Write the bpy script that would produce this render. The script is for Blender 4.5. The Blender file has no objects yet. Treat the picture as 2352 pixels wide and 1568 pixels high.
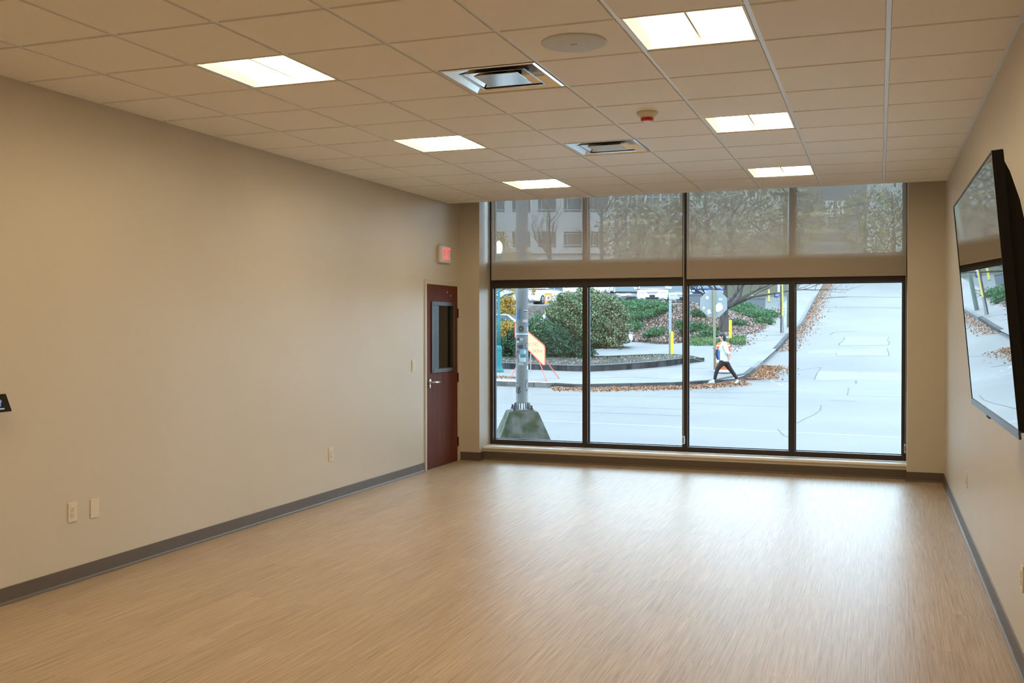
import bpy, bmesh, math, random
import numpy as np
from mathutils import Vector, Matrix

scene = bpy.context.scene
COL = scene.collection

# ------------------------------------------------------------------ camera
FPX, YAW, PITCH, ROLL, ZC = 2321.38, 0.3485, -0.0143, -0.0007, 1.6315
def basis():
    cy, sy = math.cos(YAW), math.sin(YAW)
    R = np.array([cy, sy, 0.]); F = np.array([-sy, cy, 0.]); U = np.array([0, 0, 1.])
    F2 = F * math.cos(PITCH) + U * math.sin(PITCH); U2 = U * math.cos(PITCH) - F * math.sin(PITCH)
    R3 = R * math.cos(ROLL) + U2 * math.sin(ROLL); U3 = U2 * math.cos(ROLL) - R * math.sin(ROLL)
    return R, F, F2, R3, U3
RH, FH, CF, CR, CU = basis()
cam_d = bpy.data.cameras.new('camera'); cam = bpy.data.objects.new('camera', cam_d); COL.objects.link(cam)
cam_d.sensor_width = 36.0; cam_d.lens = 36.0 * FPX / 2352.0; cam_d.clip_start = 0.05; cam_d.clip_end = 600
cam.matrix_world = Matrix(((CR[0], CU[0], -CF[0], 0), (CR[1], CU[1], -CF[1], 0), (CR[2], CU[2], -CF[2], ZC), (0, 0, 0, 1)))
scene.camera = cam

# ------------------------------------------------------------------ world and exposure
world = bpy.data.worlds.new('overcast_sky'); scene.world = world; world.use_nodes = True
bgn = world.node_tree.nodes['Background']
bgn.inputs[0].default_value = (0.63, 0.825, 1.0, 1); bgn.inputs[1].default_value = 10.5
vs = scene.view_settings
vs.view_transform = 'Standard'; vs.look = 'None'; vs.gamma = 1.0; vs.use_curve_mapping = False; vs.exposure = 0.0
LAMP_COL = (1.0, 0.79, 0.50); LAMP_STR = 21.5
scene.cycles.max_bounces = 10; scene.cycles.diffuse_bounces = 5; scene.cycles.transparent_max_bounces = 16
scene.cycles.use_denoising = True
scene.cycles.caustics_reflective = False; scene.cycles.caustics_refractive = False

# ------------------------------------------------------------------ pixel / ground helpers
def ray(u, v): return CF + CR * (u - 1176.) / FPX + CU * (784. - v) / FPX
CP = np.array([0, 0, ZC])
def at(u, v, d):
    r = ray(u, v); return CP + r * d / float(r @ FH)
def sdw(s, d, z=0.0):
    p = RH * s + FH * d; return Vector((p[0], p[1], z))
def pol(xs, ys, x):
    if x <= xs[0]: return ys[0]
    for i in range(1, len(xs)):
        if x <= xs[i]: return ys[i - 1] + (ys[i] - ys[i - 1]) * (x - xs[i - 1]) / (xs[i] - xs[i - 1])
    return ys[-1]
def sstep(a, b, x):
    t = min(1., max(0., (x - a) / (b - a))); return t * t * (3 - 2 * t)
KS = [-60, -20, -0.5, 2.1, 5.2, 7.3, 8.0, 8.57]; KD = [33.5, 33, 31.8, 30.1, 31.1, 32.9, 34.2, 35.6]
CD = [30, 32.9, 34.2, 35.6, 41.7, 45.7, 52.4, 64, 87, 180]; CS = [6.5, 7.3, 8.0, 8.57, 11.03, 12.5, 15.06, 19, 26.9, 58]
def dk(s): return pol(KS, KD, s)
def sc_(d): return pol(CD, CS, d)
def street(d): return -0.22 + 0.104 * math.log(1 + math.exp(min(200, (d - 33.) * 1.5))) / 1.5
def db(s): return 51 - 4.5 * sstep(6, 9, s)
def prof(s, d):
    b = db(s); t = b + 6.5
    if d <= b: return pol([30, 35.5, 42, 46.5, 51], [-.07, .085, .38, .62, .88], d)
    zb = pol([42, 46.5, 51], [.38, .62, .88], b)
    if d <= t: return zb + (2.96 - zb) * sstep(b - 1.2, t + 1.2, d)
    return 2.96 + .15 * max(0, d - 67)
def upper(s, d):  # ground level left of the side street
    w = sc_(d) - s; t = sstep(1.8, 7, w)
    return (street(d) + .13) * (1 - t) + prof(s, d) * t
def is_road(s, d): return d < dk(s) if s < 8.57 and d < 35.6 else s > sc_(d)
def hgt(s, d): return street(d) if is_road(s, d) else upper(s, d)
def ground(u, v, dmin=14., dmax=170.):
    r = ray(u, v); r = r / float(r @ FH); ks = float(r @ RH); kz = float(r[2]); d = dmin
    f = lambda q: ZC + kz * q - hgt(ks * q, q)
    while d < dmax and f(d) > 0: d += .4
    if d >= dmax: return ks * dmax, dmax
    a, b = max(dmin, d - .4), d
    for _ in range(12):
        m = (a + b) / 2
        if f(m) > 0: a = m
        else: b = m
    return ks * b, b
def gpt(u, v):
    s, d = ground(u, v); return sdw(s, d, hgt(s, d))

# ------------------------------------------------------------------ materials
MATS = {}
ALB = 1.0     # albedo scale; outdoor colours are scaled down below to offset the very bright sky
def mat(name, col=(.5, .5, .5), rough=.6, metal=0., spec=.5, emit=None, estr=1., coat=0.):
    if name in MATS: return MATS[name]
    m = bpy.data.materials.new(name); m.use_nodes = True; col = tuple(c * ALB for c in col)
    b = m.node_tree.nodes['Principled BSDF']
    b.inputs['Base Color'].default_value = (*col, 1); b.inputs['Roughness'].default_value = rough
    b.inputs['Metallic'].default_value = metal; b.inputs['Specular IOR Level'].default_value = spec * (1. if ALB == 1. else .15)
    b.inputs['Coat Weight'].default_value = coat
    if emit: b.inputs['Emission Color'].default_value = (*emit, 1); b.inputs['Emission Strength'].default_value = estr
    MATS[name] = m; return m
def nodes(m): return m.node_tree.nodes, m.node_tree.links, m.node_tree.nodes['Principled BSDF']
def noisy(name, c1, c2, scale=4., rough=.7, detail=4., bump=0., stretch=None, spec=.5, lo=.35, hi=.65, bscale=None):
    if name in MATS: return MATS[name]
    m = mat(name, c1, rough, spec=spec); N, L, b = nodes(m); c1 = tuple(c * ALB for c in c1); c2 = tuple(c * ALB for c in c2)
    tc = N.new('ShaderNodeTexCoord'); mp = N.new('ShaderNodeMapping'); L.new(tc.outputs['Object'], mp.inputs[0])
    if stretch: mp.inputs['Scale'].default_value = stretch
    n = N.new('ShaderNodeTexNoise'); n.inputs['Scale'].default_value = scale; n.inputs['Detail'].default_value = detail
    L.new(mp.outputs[0], n.inputs['Vector'])
    r = N.new('ShaderNodeValToRGB'); r.color_ramp.elements[0].position = lo; r.color_ramp.elements[1].position = hi
    r.color_ramp.elements[0].color = (*c1, 1); r.color_ramp.elements[1].color = (*c2, 1)
    L.new(n.outputs[0], r.inputs[0]); L.new(r.outputs[0], b.inputs['Base Color'])
    if bump:
        n2 = N.new('ShaderNodeTexNoise'); n2.inputs['Scale'].default_value = bscale or scale * 6; n2.inputs['Detail'].default_value = 3
        L.new(mp.outputs[0], n2.inputs['Vector'])
        bp = N.new('ShaderNodeBump'); bp.inputs['Strength'].default_value = bump; bp.inputs['Distance'].default_value = .01
        L.new(n2.outputs[0], bp.inputs['Height']); L.new(bp.outputs[0], b.inputs['Normal'])
    return m
def glass(name, tint=(.93, .96, .96), dirt=0.0):
    m = bpy.data.materials.new(name); m.use_nodes = True; N, L = m.node_tree.nodes, m.node_tree.links
    N.clear(); o = N.new('ShaderNodeOutputMaterial'); mx = N.new('ShaderNodeMixShader'); t = N.new('ShaderNodeBsdfTransparent')
    g = N.new('ShaderNodeBsdfGlossy'); f = N.new('ShaderNodeFresnel'); f.inputs['IOR'].default_value = 1.5
    t.inputs[0].default_value = (*tint, 1); g.inputs['Roughness'].default_value = 0.0; g.inputs[0].default_value = (1, 1, 1, 1)
    L.new(f.outputs[0], mx.inputs[0]); L.new(t.outputs[0], mx.inputs[1]); L.new(g.outputs[0], mx.inputs[2]); L.new(mx.outputs[0], o.inputs[0])
    MATS[name] = m; return m
def shade_mat():
    m = bpy.data.materials.new('shade_mesh_fabric'); m.use_nodes = True; N, L = m.node_tree.nodes, m.node_tree.links
    N.clear(); o = N.new('ShaderNodeOutputMaterial'); mx = N.new('ShaderNodeMixShader'); mx2 = N.new('ShaderNodeMixShader')
    t = N.new('ShaderNodeBsdfTransparent'); d = N.new('ShaderNodeBsdfDiffuse'); tl = N.new('ShaderNodeBsdfTranslucent')
    d.inputs[0].default_value = (.60, .53, .45, 1); tl.inputs[0].default_value = (.55, .50, .42, 1)
    mx2.inputs[0].default_value = .17; L.new(d.outputs[0], mx2.inputs[1]); L.new(tl.outputs[0], mx2.inputs[2])
    tc = N.new('ShaderNodeTexCoord'); n = N.new('ShaderNodeTexNoise'); n.inputs['Scale'].default_value = 90; L.new(tc.outputs['Object'], n.inputs['Vector'])
    mr = N.new('ShaderNodeMapRange'); mr.inputs[3].default_value = .72; mr.inputs[4].default_value = .84; L.new(n.outputs[0], mr.inputs[0])
    L.new(mr.outputs[0], mx.inputs[0]); L.new(t.outputs[0], mx.inputs[1]); L.new(mx2.outputs[0], mx.inputs[2]); L.new(mx.outputs[0], o.inputs[0])
    return m
def floor_mat():
    m = mat('floor_vinyl', (.5, .38, .25), .38, spec=.37); N, L, b = nodes(m)
    g = N.new('ShaderNodeNewGeometry'); oi = N.new('ShaderNodeObjectInfo')
    off = N.new('ShaderNodeVectorMath'); off.operation = 'MULTIPLY_ADD'
    cmb = N.new('ShaderNodeCombineXYZ'); L.new(oi.outputs['Random'], cmb.inputs[0]); L.new(oi.outputs['Random'], cmb.inputs[1])
    off.inputs[1].default_value = (13, 57, 0); L.new(cmb.outputs[0], off.inputs[0]); L.new(g.outputs['Position'], off.inputs[2])
    def streak(sx, sy, det):
        mp = N.new('ShaderNodeMapping'); mp.inputs['Scale'].default_value = (sx, sy, 1); L.new(off.outputs[0], mp.inputs[0])
        n = N.new('ShaderNodeTexNoise'); n.inputs['Scale'].default_value = 1; n.inputs['Detail'].default_value = det; n.inputs['Roughness'].default_value = .6
        L.new(mp.outputs[0], n.inputs['Vector']); return n
    n1 = streak(150, 2.4, 3); n2 = streak(55, 1.0, 3); n3 = streak(380, 5, 1)
    a = N.new('ShaderNodeMath'); a.operation = 'MULTIPLY_ADD'; L.new(n1.outputs[0], a.inputs[0]); a.inputs[1].default_value = .55
    a2 = N.new('ShaderNodeMath'); a2.operation = 'MULTIPLY_ADD'; L.new(n2.outputs[0], a2.inputs[0]); a2.inputs[1].default_value = .25; L.new(a.outputs[0], a2.inputs[2])
    a3 = N.new('ShaderNodeMath'); a3.operation = 'MULTIPLY_ADD'; L.new(n3.outputs[0], a3.inputs[0]); a3.inputs[1].default_value = .2; L.new(a2.outputs[0], a3.inputs[2])
    a.inputs[2].default_value = 0.0
    r = N.new('ShaderNodeValToRGB'); E = r.color_ramp.elements
    E[0].position = .32; E[0].color = (.27, .175, .095, 1); E[1].position = .70; E[1].color = (.62, .505, .38, 1)
    e = E.new(.5); e.color = (.43, .325, .215, 1); L.new(a3.outputs[0], r.inputs[0])
    hs = N.new('ShaderNodeHueSaturation'); mr = N.new('ShaderNodeMapRange'); mr.inputs[3].default_value = .95; mr.inputs[4].default_value = 1.05
    L.new(oi.outputs['Random'], mr.inputs[0]); L.new(mr.outputs[0], hs.inputs['Value']); L.new(r.outputs[0], hs.inputs['Color'])
    L.new(hs.outputs[0], b.inputs['Base Color'])
    bp = N.new('ShaderNodeBump'); bp.inputs['Strength'].default_value = .12; bp.inputs['Distance'].default_value = .002
    L.new(a3.outputs[0], bp.inputs['Height']); L.new(bp.outputs[0], b.inputs['Normal'])
    return m
def wood_mat(name, c1, c2, c3):
    m = mat(name, c1, .6, spec=.12); N, L, b = nodes(m)
    tc = N.new('ShaderNodeTexCoord'); mp = N.new('ShaderNodeMapping'); mp.inputs['Scale'].default_value = (30, 30, 1.4); L.new(tc.outputs['Object'], mp.inputs[0])
    n = N.new('ShaderNodeTexNoise'); n.inputs['Scale'].default_value = 1.; n.inputs['Detail'].default_value = 5; L.new(mp.outputs[0], n.inputs['Vector'])
    r = N.new('ShaderNodeValToRGB'); E = r.color_ramp.elements; E[0].position = .3; E[0].color = (*c1, 1); E[1].position = .72; E[1].color = (*c3, 1)
    e = E.new(.5); e.color = (*c2, 1); L.new(n.outputs[0], r.inputs[0]); L.new(r.outputs[0], b.inputs['Base Color']); return m

WALL = noisy('wall_paint', (.60, .55, .465), (.625, .575, .49), .8, .42, 2, bump=.04, bscale=160)
CEILT = noisy('ceiling_tile_face', (.87, .84, .80), (.91, .885, .85), 260, .55, 2, bump=.12, bscale=420)
TEE = mat('ceiling_tee_white', (.80, .85, .93), .30)
BASEM = mat('vinyl_cove_base', (.115, .088, .066), .5)
BRONZE = mat('dark_bronze_frame', (.030, .019, .014), .42)
GASKET = mat('glazing_gasket', (.02, .025, .04), .4)
SILLM = mat('sill_white', (.93, .93, .92), .55)
WHITE = mat('white_plastic', (.78, .75, .68), .4)
IVORY = mat('ivory_plate', (.72, .65, .54), .4)
CHROME = mat('satin_chrome', (.72, .72, .72), .25, 1.)
DARK = mat('near_black', (.008, .008, .009), .5, spec=.2)
BLACKP = mat('black_plastic', (.009, .008, .0075), .5, spec=.2)
FLOORM = floor_mat(); SHADE = shade_mat()
GLASS = glass('window_glass'); DGLASS = glass('door_glass', (.75, .8, .8))
DOORM = wood_mat('mahogany_veneer', (.105, .030, .018), (.135, .040, .024), (.17, .053, .031))
PAINTT = mat('door_frame_paint', (.58, .52, .43), .45)

# ------------------------------------------------------------------ mesh builder
class MB:
    def __init__(s): s.v = []; s.f = []; s.mi = []; s.m = 0
    def add(s, vs, fs):
        o = len(s.v); s.v += [tuple(map(float, p)) for p in vs]
        s.f += [tuple(i + o for i in f) for f in fs]; s.mi += [s.m] * len(fs); return s
    def box(s, a, b):
        x0, y0, z0 = a; x1, y1, z1 = b
        return s.add([(x0, y0, z0), (x1, y0, z0), (x1, y1, z0), (x0, y1, z0), (x0, y0, z1), (x1, y0, z1), (x1, y1, z1), (x0, y1, z1)],
                     [(0, 3, 2, 1), (4, 5, 6, 7), (0, 1, 5, 4), (1, 2, 6, 5), (2, 3, 7, 6), (3, 0, 4, 7)])
    def obox(s, c, ax, ay, az):  # oriented box, half vectors
        c, ax, ay, az = map(Vector, (c, ax, ay, az))
        P = [c + ax * i + ay * j + az * k for k in (-1, 1) for j in (-1, 1) for i in (-1, 1)]
        return s.add(P, [(0, 2, 3, 1), (4, 5, 7, 6), (0, 1, 5, 4), (1, 3, 7, 5), (3, 2, 6, 7), (2, 0, 4, 6)])
    def tube(s, pts, r, n=8, cap=True):
        pts = [Vector(p) for p in pts]; rs = r if isinstance(r, (list, tuple)) else [r] * len(pts)
        rings = []; prev = None
        for i, p in enumerate(pts):
            t = (pts[min(i + 1, len(pts) - 1)] - pts[max(i - 1, 0)]); t.normalize()
            a = prev if prev is not None else (Vector((1, 0, 0)) if abs(t.x) < .9 else Vector((0, 1, 0)))
            x = (a - t * a.dot(t)); x.normalize(); y = t.cross(x); prev = x
            rings.append([p + (x * math.cos(2 * math.pi * k / n) + y * math.sin(2 * math.pi * k / n)) * rs[i] for k in range(n)])
        V = [q for rg in rings for q in rg]; Fc = []
        for i in range(len(pts) - 1):
            for k in range(n):
                Fc.append((i * n + k, i * n + (k + 1) % n, (i + 1) * n + (k + 1) % n, (i + 1) * n + k))
        if cap: Fc.append(tuple(range(n))[::-1]); Fc.append(tuple((len(pts) - 1) * n + k for k in range(n)))
        return s.add(V, Fc)
    def lathe(s, prof_, c, n=24, axis='z'):
        c = Vector(c); V = []; Fc = []
        for (r, h) in prof_:
            for k in range(n):
                a = 2 * math.pi * k / n; q = (r * math.cos(a), r * math.sin(a), h)
                if axis == 'x': q = (h, r * math.cos(a), r * math.sin(a))
                if axis == 'y': q = (r * math.cos(a), h, r * math.sin(a))
                V.append(c + Vector(q))
        for i in range(len(prof_) - 1):
            for k in range(n): Fc.append((i * n + k, i * n + (k + 1) % n, (i + 1) * n + (k + 1) % n, (i + 1) * n + k))
        Fc.append(tuple(range(n))[::-1]); Fc.append(tuple((len(prof_) - 1) * n + k for k in range(n)))
        return s.add(V, Fc)
    def prism(s, poly, ext):   # poly: 3d points, ext: vector
        n = len(poly); e = Vector(ext); V = [Vector(p) for p in poly] + [Vector(p) + e for p in poly]
        return s.add(V, [tuple(range(n))[::-1], tuple(range(n, 2 * n))] + [(i, (i + 1) % n, n + (i + 1) % n, n + i) for i in range(n)])
    def quad(s, *p): return s.add(p, [tuple(range(len(p)))])
    def grid(s, rows):         # rows of points
        m = len(rows[0]); V = [p for r in rows for p in r]
        return s.add(V, [(i * m + j, i * m + j + 1, (i + 1) * m + j + 1, (i + 1) * m + j) for i in range(len(rows) - 1) for j in range(m - 1)])
    def mesh(s, name, mats, smooth=False, org=(0, 0, 0), fix=True):
        me = bpy.data.meshes.new(name); o = Vector(org)
        me.from_pydata([tuple(Vector(p) - o) for p in s.v], [], s.f)
        mats = mats if isinstance(mats, (list, tuple)) else [mats]
        for m in mats: me.materials.append(m)
        if len(mats) > 1: me.polygons.foreach_set('material_index', s.mi)
        if fix:
            b = bmesh.new(); b.from_mesh(me); bmesh.ops.recalc_face_normals(b, faces=b.faces); b.to_mesh(me); b.free()
        if smooth:
            me.polygons.foreach_set('use_smooth', [True] * len(me.polygons))
        me.update(); return me
    def build(s, name, mats, parent=None, smooth=False, bevel=0., fix=True):
        org = worldloc(parent) if parent is not None else (0, 0, 0)
        me = s.mesh(name, mats, smooth, org, fix); o = bpy.data.objects.new(name, me); COL.objects.link(o)
        if parent is not None: o.parent = parent
        if bevel: bev(o, bevel)
        return o
def worldloc(o):
    v = Vector((0, 0, 0))
    while o is not None: v = v + o.location; o = o.parent
    return v
def bev(o, w, seg=2):
    m = o.modifiers.new('bevel', 'BEVEL'); m.width = w; m.segments = seg; m.limit_method = 'ANGLE'; m.angle_limit = .6
def tag(o, label, cat, group=None, kind=None):
    o['label'] = label; o['category'] = cat
    if group: o['group'] = group
    if kind: o['kind'] = kind
    return o
def thing(name, loc, label, cat, group=None, kind=None):
    o = bpy.data.objects.new(name, None); o.location = loc; o.empty_display_size = .1; COL.objects.link(o)
    return tag(o, label, cat, group, kind)
def dup(root, loc, label=None, rotz=None):
    r = root.copy(); COL.objects.link(r); r.location = loc
    if rotz is not None: r.rotation_euler.z = rotz
    if label: r['label'] = label
    for ch in list(root.children):
        c = ch.copy(); COL.objects.link(c); c.parent = r
        for g in list(ch.children):
            d = g.copy(); COL.objects.link(d); d.parent = c
    return r
def text_part(name, txt, size, m, parent, M, ext=.001, sx=1.):
    cu = bpy.data.curves.new(name, 'FONT'); cu.body = txt; cu.size = size; cu.align_x = 'CENTER'; cu.align_y = 'CENTER'; cu.extrude = ext
    to = bpy.data.objects.new(name, cu); COL.objects.link(to); bpy.context.view_layer.update()
    me = bpy.data.meshes.new_from_object(to.evaluated_get(bpy.context.evaluated_depsgraph_get()))
    bpy.data.objects.remove(to); org = worldloc(parent)
    me.transform(Matrix.Translation(-org) @ M @ Matrix.Diagonal((sx, 1, 1, 1)))
    me.materials.clear(); me.materials.append(m)
    o = bpy.data.objects.new(name, me); COL.objects.link(o); o.parent = parent; return o

# ================================================================== THE ROOM
XL, XR, YC, H, T = -4.8313, 0.6411, 11.44, 3.1044, 0.61
X0, Y0 = 0.0364, 5.3242
YB = Y0 - 11 * T; YE = 11.07; ZT = 3.62; YW = 11.80
rnd = random.Random(4)

# floor with separate planks
fl = MB().box((XL - .1, YB - .1, -.12), (XR + .1, YC + .2, -.004)).build('floor', mat('floor_screed', (.12, .085, .055), .8))
tag(fl, 'tan wood-look vinyl plank floor with fine streaked grain, shining near the window', 'floor', kind='structure')
PW, PL = .228, 1.49
def plank_mesh(w, l):
    return MB().box((.0002, .0002, -.004), (w - .0002, l - .0002, 0)).mesh('plank', FLOORM)
pm = {}
k = 0; x = XL
while x < XR - .001:
    w = min(PW, XR - x); y = YB - ((k * 0.517) % 1) * PL
    while y < YC + .13:
        y0 = max(y, YB); l = min(y + PL, YC + .14) - y0
        if l > .02:
            key = (round(w, 3), round(l, 3))
            if key not in pm: pm[key] = plank_mesh(w, l)
            o = bpy.data.objects.new('plank', pm[key]); o.location = (x, y0, 0); COL.objects.link(o); o.parent = fl
        y += PL
    x += PW; k += 1

# walls
DY0, DY1, DZ = 10.42, 11.365, 2.155      # rough door opening
b = MB(); t_ = .16
b.box((XL - t_, YB - .1, 0), (XL, DY0, ZT)); b.box((XL - t_, DY1, 0), (XL, 12.0, ZT)); b.box((XL - t_, DY0, DZ), (XL, DY1, ZT))
tag(b.build('wall_left', WALL), 'long beige painted wall holding the wooden door and exit sign', 'wall', kind='structure')
tag(MB().box((XR, YB - .1, 0), (XR + .15, 12.0, ZT)).build('wall_right', WALL), 'beige painted wall behind the wall-mounted television', 'wall', kind='structure')
tag(MB().box((XL, YB - .15, 0), (XR, YB, ZT)).build('wall_back', WALL), 'beige wall at the end of the room facing the windows', 'wall', kind='structure')
b = MB()
XA, XB = -4.58, .28
b.box((XL, YC, 0), (XA, 12.0, ZT)); b.box((XB, YC, 0), (XR, 12.0, ZT)); b.box((XA, 11.58, 0), (XB, 12.0, .135)); b.box((XA, 11.78, 3.42), (XB, 12.0, ZT))
tag(b.build('wall_front', WALL), 'beige window wall with a plain pier on each side of the glazing', 'wall', kind='structure')

# ceiling: plenum deck, tees, tiles
cl = MB().box((XL, YB, H + .05), (XR, YE, H + .09)).box((XL, YE - .02, H - .002), (XR, YE, ZT)).box((XL - .1, YE, ZT), (XR + .1, 12.05, ZT + .05)).build('ceiling', mat('plenum_white', (.6, .58, .55), .8))
tag(cl, 'suspended ceiling of square tan acoustic tiles in a white grid', 'ceiling', kind='structure')
GX = lambda i: X0 + i * T
GY = lambda j: Y0 + j * T
for i in range(-7, 1):
    MB().box((GX(i) - .012, YB, H), (GX(i) + .012, YE, H + .04)).build('main_tee', TEE, cl)
for j in range(-10, 10):
    MB().box((XL, GY(j) - .012, H + .0008), (XR, GY(j) + .012, H + .035)).build('cross_tee', TEE, cl)
b = MB().box((XL, YB, H - .001), (XL + .022, YE, H + .02)).box((XR - .022, YB, H - .001), (XR, YE, H + .02)).box((XL, YE - .024, H - .004), (XR, YE, H + .02))
b.build('wall_angle', TEE, cl)
def tile_mesh(w, l):
    g = .0135; dz = .0075
    q = MB().box((g, g, -dz), (w - g, l - g, .012)); return q.mesh('ceiling_tile', CEILT)
LIGHTS = [(-2, j) for j in (-1, 3, 7, -5, -9)] + [(-6, j) for j in (-1, 3, 7, -5, -9)]
VENTS = [(-4, 0), (-4, 4)]
tms = {}
for i in range(-8, 1):
    for j in range(-11, 10):
        if (i, j) in LIGHTS or (i, j) in VENTS: continue
        l = T if j < 9 else YE - .024 - GY(9) + .012
        x0 = GX(i); w = T
        if i == -8: x0 = XL + .010; w = GX(-7) - x0
        if i == 0: w = XR - .010 - x0
        key = (round(w, 3), round(l, 3))
        if key not in tms: tms[key] = tile_mesh(w, l)
        o = bpy.data.objects.new('ceiling_tile', tms[key]); o.location = (x0, GY(j), H); COL.objects.link(o); o.parent = cl

# ceiling lights
LENS = mat('lit_lens', (.9, .9, .88), .5, emit=LAMP_COL, estr=LAMP_STR)
TROF = mat('troffer_enamel', (.82, .80, .70), .4)
def light(i, j, label, proto=None):
    loc = Vector((GX(i) + T / 2, GY(j) + T / 2, H))
    if proto: return dup(proto, loc, label)
    t = thing('ceiling_light', loc, label, 'light', 'square ceiling lights')
    hw = T / 2 - .014; zt = H + .043; iw = hw - .012
    b = MB(); cx, cy = loc.x, loc.y
    for sx in (-1, 1):
        b.box((cx + sx * hw - (.012 if sx > 0 else 0), cy - hw, H - .004), (cx + sx * hw + (.012 if sx < 0 else 0), cy + hw, zt))
        b.box((cx - iw, cy + sx * hw - (.012 if sx > 0 else 0), H - .004), (cx + iw, cy + sx * hw + (.012 if sx < 0 else 0), zt))
    b.build('housing', TROF, t)
    for sx in (-1, 1):
        a0 = .006 if sx > 0 else -iw + .045; a1 = iw - .012 if sx > 0 else -.006
        MB().box((cx + a0, cy - iw + .004, H + .034), (cx + a1, cy + iw - .004, H + .04)).build('lens', LENS, t)
    MB().box((cx - .006, cy - iw, H + .026), (cx + .006, cy + iw, H + .041)).build('centre_bar', mat('lens_bar', (.45, .38, .28), .5), t)
    b = MB(); b.quad((cx - iw, cy - iw, H), (cx - iw, cy + iw, H), (cx - iw + .046, cy + iw, H + .036), (cx - iw + .046, cy - iw, H + .036))
    b.build('side_reflector', TROF, t)
    MB().box((cx - iw, cy - iw, H + .0415), (cx + iw, cy + iw, H + .043)).build('back_pan', TROF, t)
    return t
LB = {(-2, -1): 'lit square ceiling light beside the round ceiling speaker', (-2, 3): 'lit square ceiling light next to the red-capped smoke detector',
      (-2, 7): 'lit square ceiling light near the right-hand roller shade, past the smoke detector', (-6, -1): 'lit square ceiling light near the plain long wall, level with the ceiling speaker',
      (-6, 3): 'lit square ceiling light near the long wall, middle of its row', (-6, 7): 'lit square ceiling light close to the exit sign and door corner'}
p0 = None
for c in LIGHTS:
    o = light(*c, LB[c] if c in LB else ({(-2, -5): 'lit square ceiling light over the middle of the room before the television', (-2, -9): 'lit square ceiling light near the end wall on the television side', (-6, -5): 'lit square ceiling light along the long wall above the touch tablet', (-6, -9): 'lit square ceiling light in the corner of end wall and long wall'}[c]), p0); p0 = p0 or o

# air diffusers
MIR = mat('polished_diffuser', (.86, .85, .84), .16, 1.0)
def frustum(b, cx, cy, r0, z0, r1, z1):
    P = lambda r, z: [(cx - r, cy - r, z), (cx + r, cy - r, z), (cx + r, cy + r, z), (cx - r, cy + r, z)]
    V = P(r0, z0) + P(r1, z1); b.add(V, [(k, (k + 1) % 4, 4 + (k + 1) % 4, 4 + k) for k in range(4)])
def vent(i, j, label):
    loc = Vector((GX(i) + T / 2, GY(j) + T / 2, H)); cx, cy = loc.x, loc.y
    t = thing('air_diffuser', loc, label, 'vent', 'square ceiling air diffusers')
    b = MB(); hw = T / 2 - .014
    frustum(b, cx, cy, hw, H - .004, hw - .015, H - .008); frustum(b, cx, cy, hw - .015, H - .008, hw - .10, H + .045); b.build('outer_cone', MIR, t)
    b = MB(); frustum(b, cx, cy, .205, H - .010, .20, H - .006); frustum(b, cx, cy, .20, H - .006, .125, H + .04); frustum(b, cx, cy, .205, H - .010, .19, H - .008); b.build('middle_cone', MIR, t)
    b = MB(); b.box((cx - .135, cy - .135, H - .010), (cx + .135, cy + .135, H - .007)); frustum(b, cx, cy, .135, H - .007, .11, H + .012); b.build('centre_plate', MIR, t)
    b = MB(); b.lathe([(.11, H + .03), (.11, H + .12), (.01, H + .121)], (cx, cy, 0), 24); b.build('duct_collar', DARK, t, smooth=False)
    b = MB(); b.box((cx - hw + .09, cy - hw + .09, H + .0455), (cx + hw - .09, cy + hw - .09, H + .047)); b.build('back_pan', mat('duct_pan', (.45, .42, .38), .3, .8), t)
    return t
vent(-4, 0, 'polished square air diffuser beside the round ceiling speaker')
vent(-4, 4, 'polished square air diffuser beside the smoke detector, nearer the windows')

# ceiling speaker
c = (-1.484, 5.022)
t = thing('ceiling_speaker', (c[0], c[1], H - .0075), 'round white ceiling speaker grille set in a ceiling tile', 'speaker')
MB().lathe([(.168, H - .0075), (.168, H - .013), (.160, H - .016), (.02, H - .018)], (c[0], c[1], 0), 48).build('grille', noisy('speaker_grille', (.60, .66, .78), (.66, .72, .84), 300, .6), t, smooth=True)
MB().box((c[0] - .018, c[1] - .003, H - .0192), (c[0] + .018, c[1] + .003, H - .0175)).build('badge', mat('badge_grey', (.25, .2, .18), .5), t)
# smoke detector
c = (-1.497, 6.83)
t = thing('smoke_detector', (c[0], c[1], H - .0075), 'white smoke detector with a red cap on the ceiling', 'smoke detector')
MB().lathe([(.072, H - .0075), (.072, H - .018), (.062, H - .03), (.044, H - .046)], (c[0], c[1], 0), 32).build('base', mat('detector_white', (.72, .68, .60), .4), t, smooth=True)
MB().lathe([(.044, H - .046), (.044, H - .062), (.038, H - .066)], (c[0], c[1], 0), 32).build('cap', mat('red_cap', (.55, .015, .02), .35), t)
MB().lathe([(.036, H - .066), (.034, H - .071), (.012, H - .073)], (c[0], c[1], 0), 24).build('sensor_lens', mat('pink_lens', (.75, .45, .42), .3), t)

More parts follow.
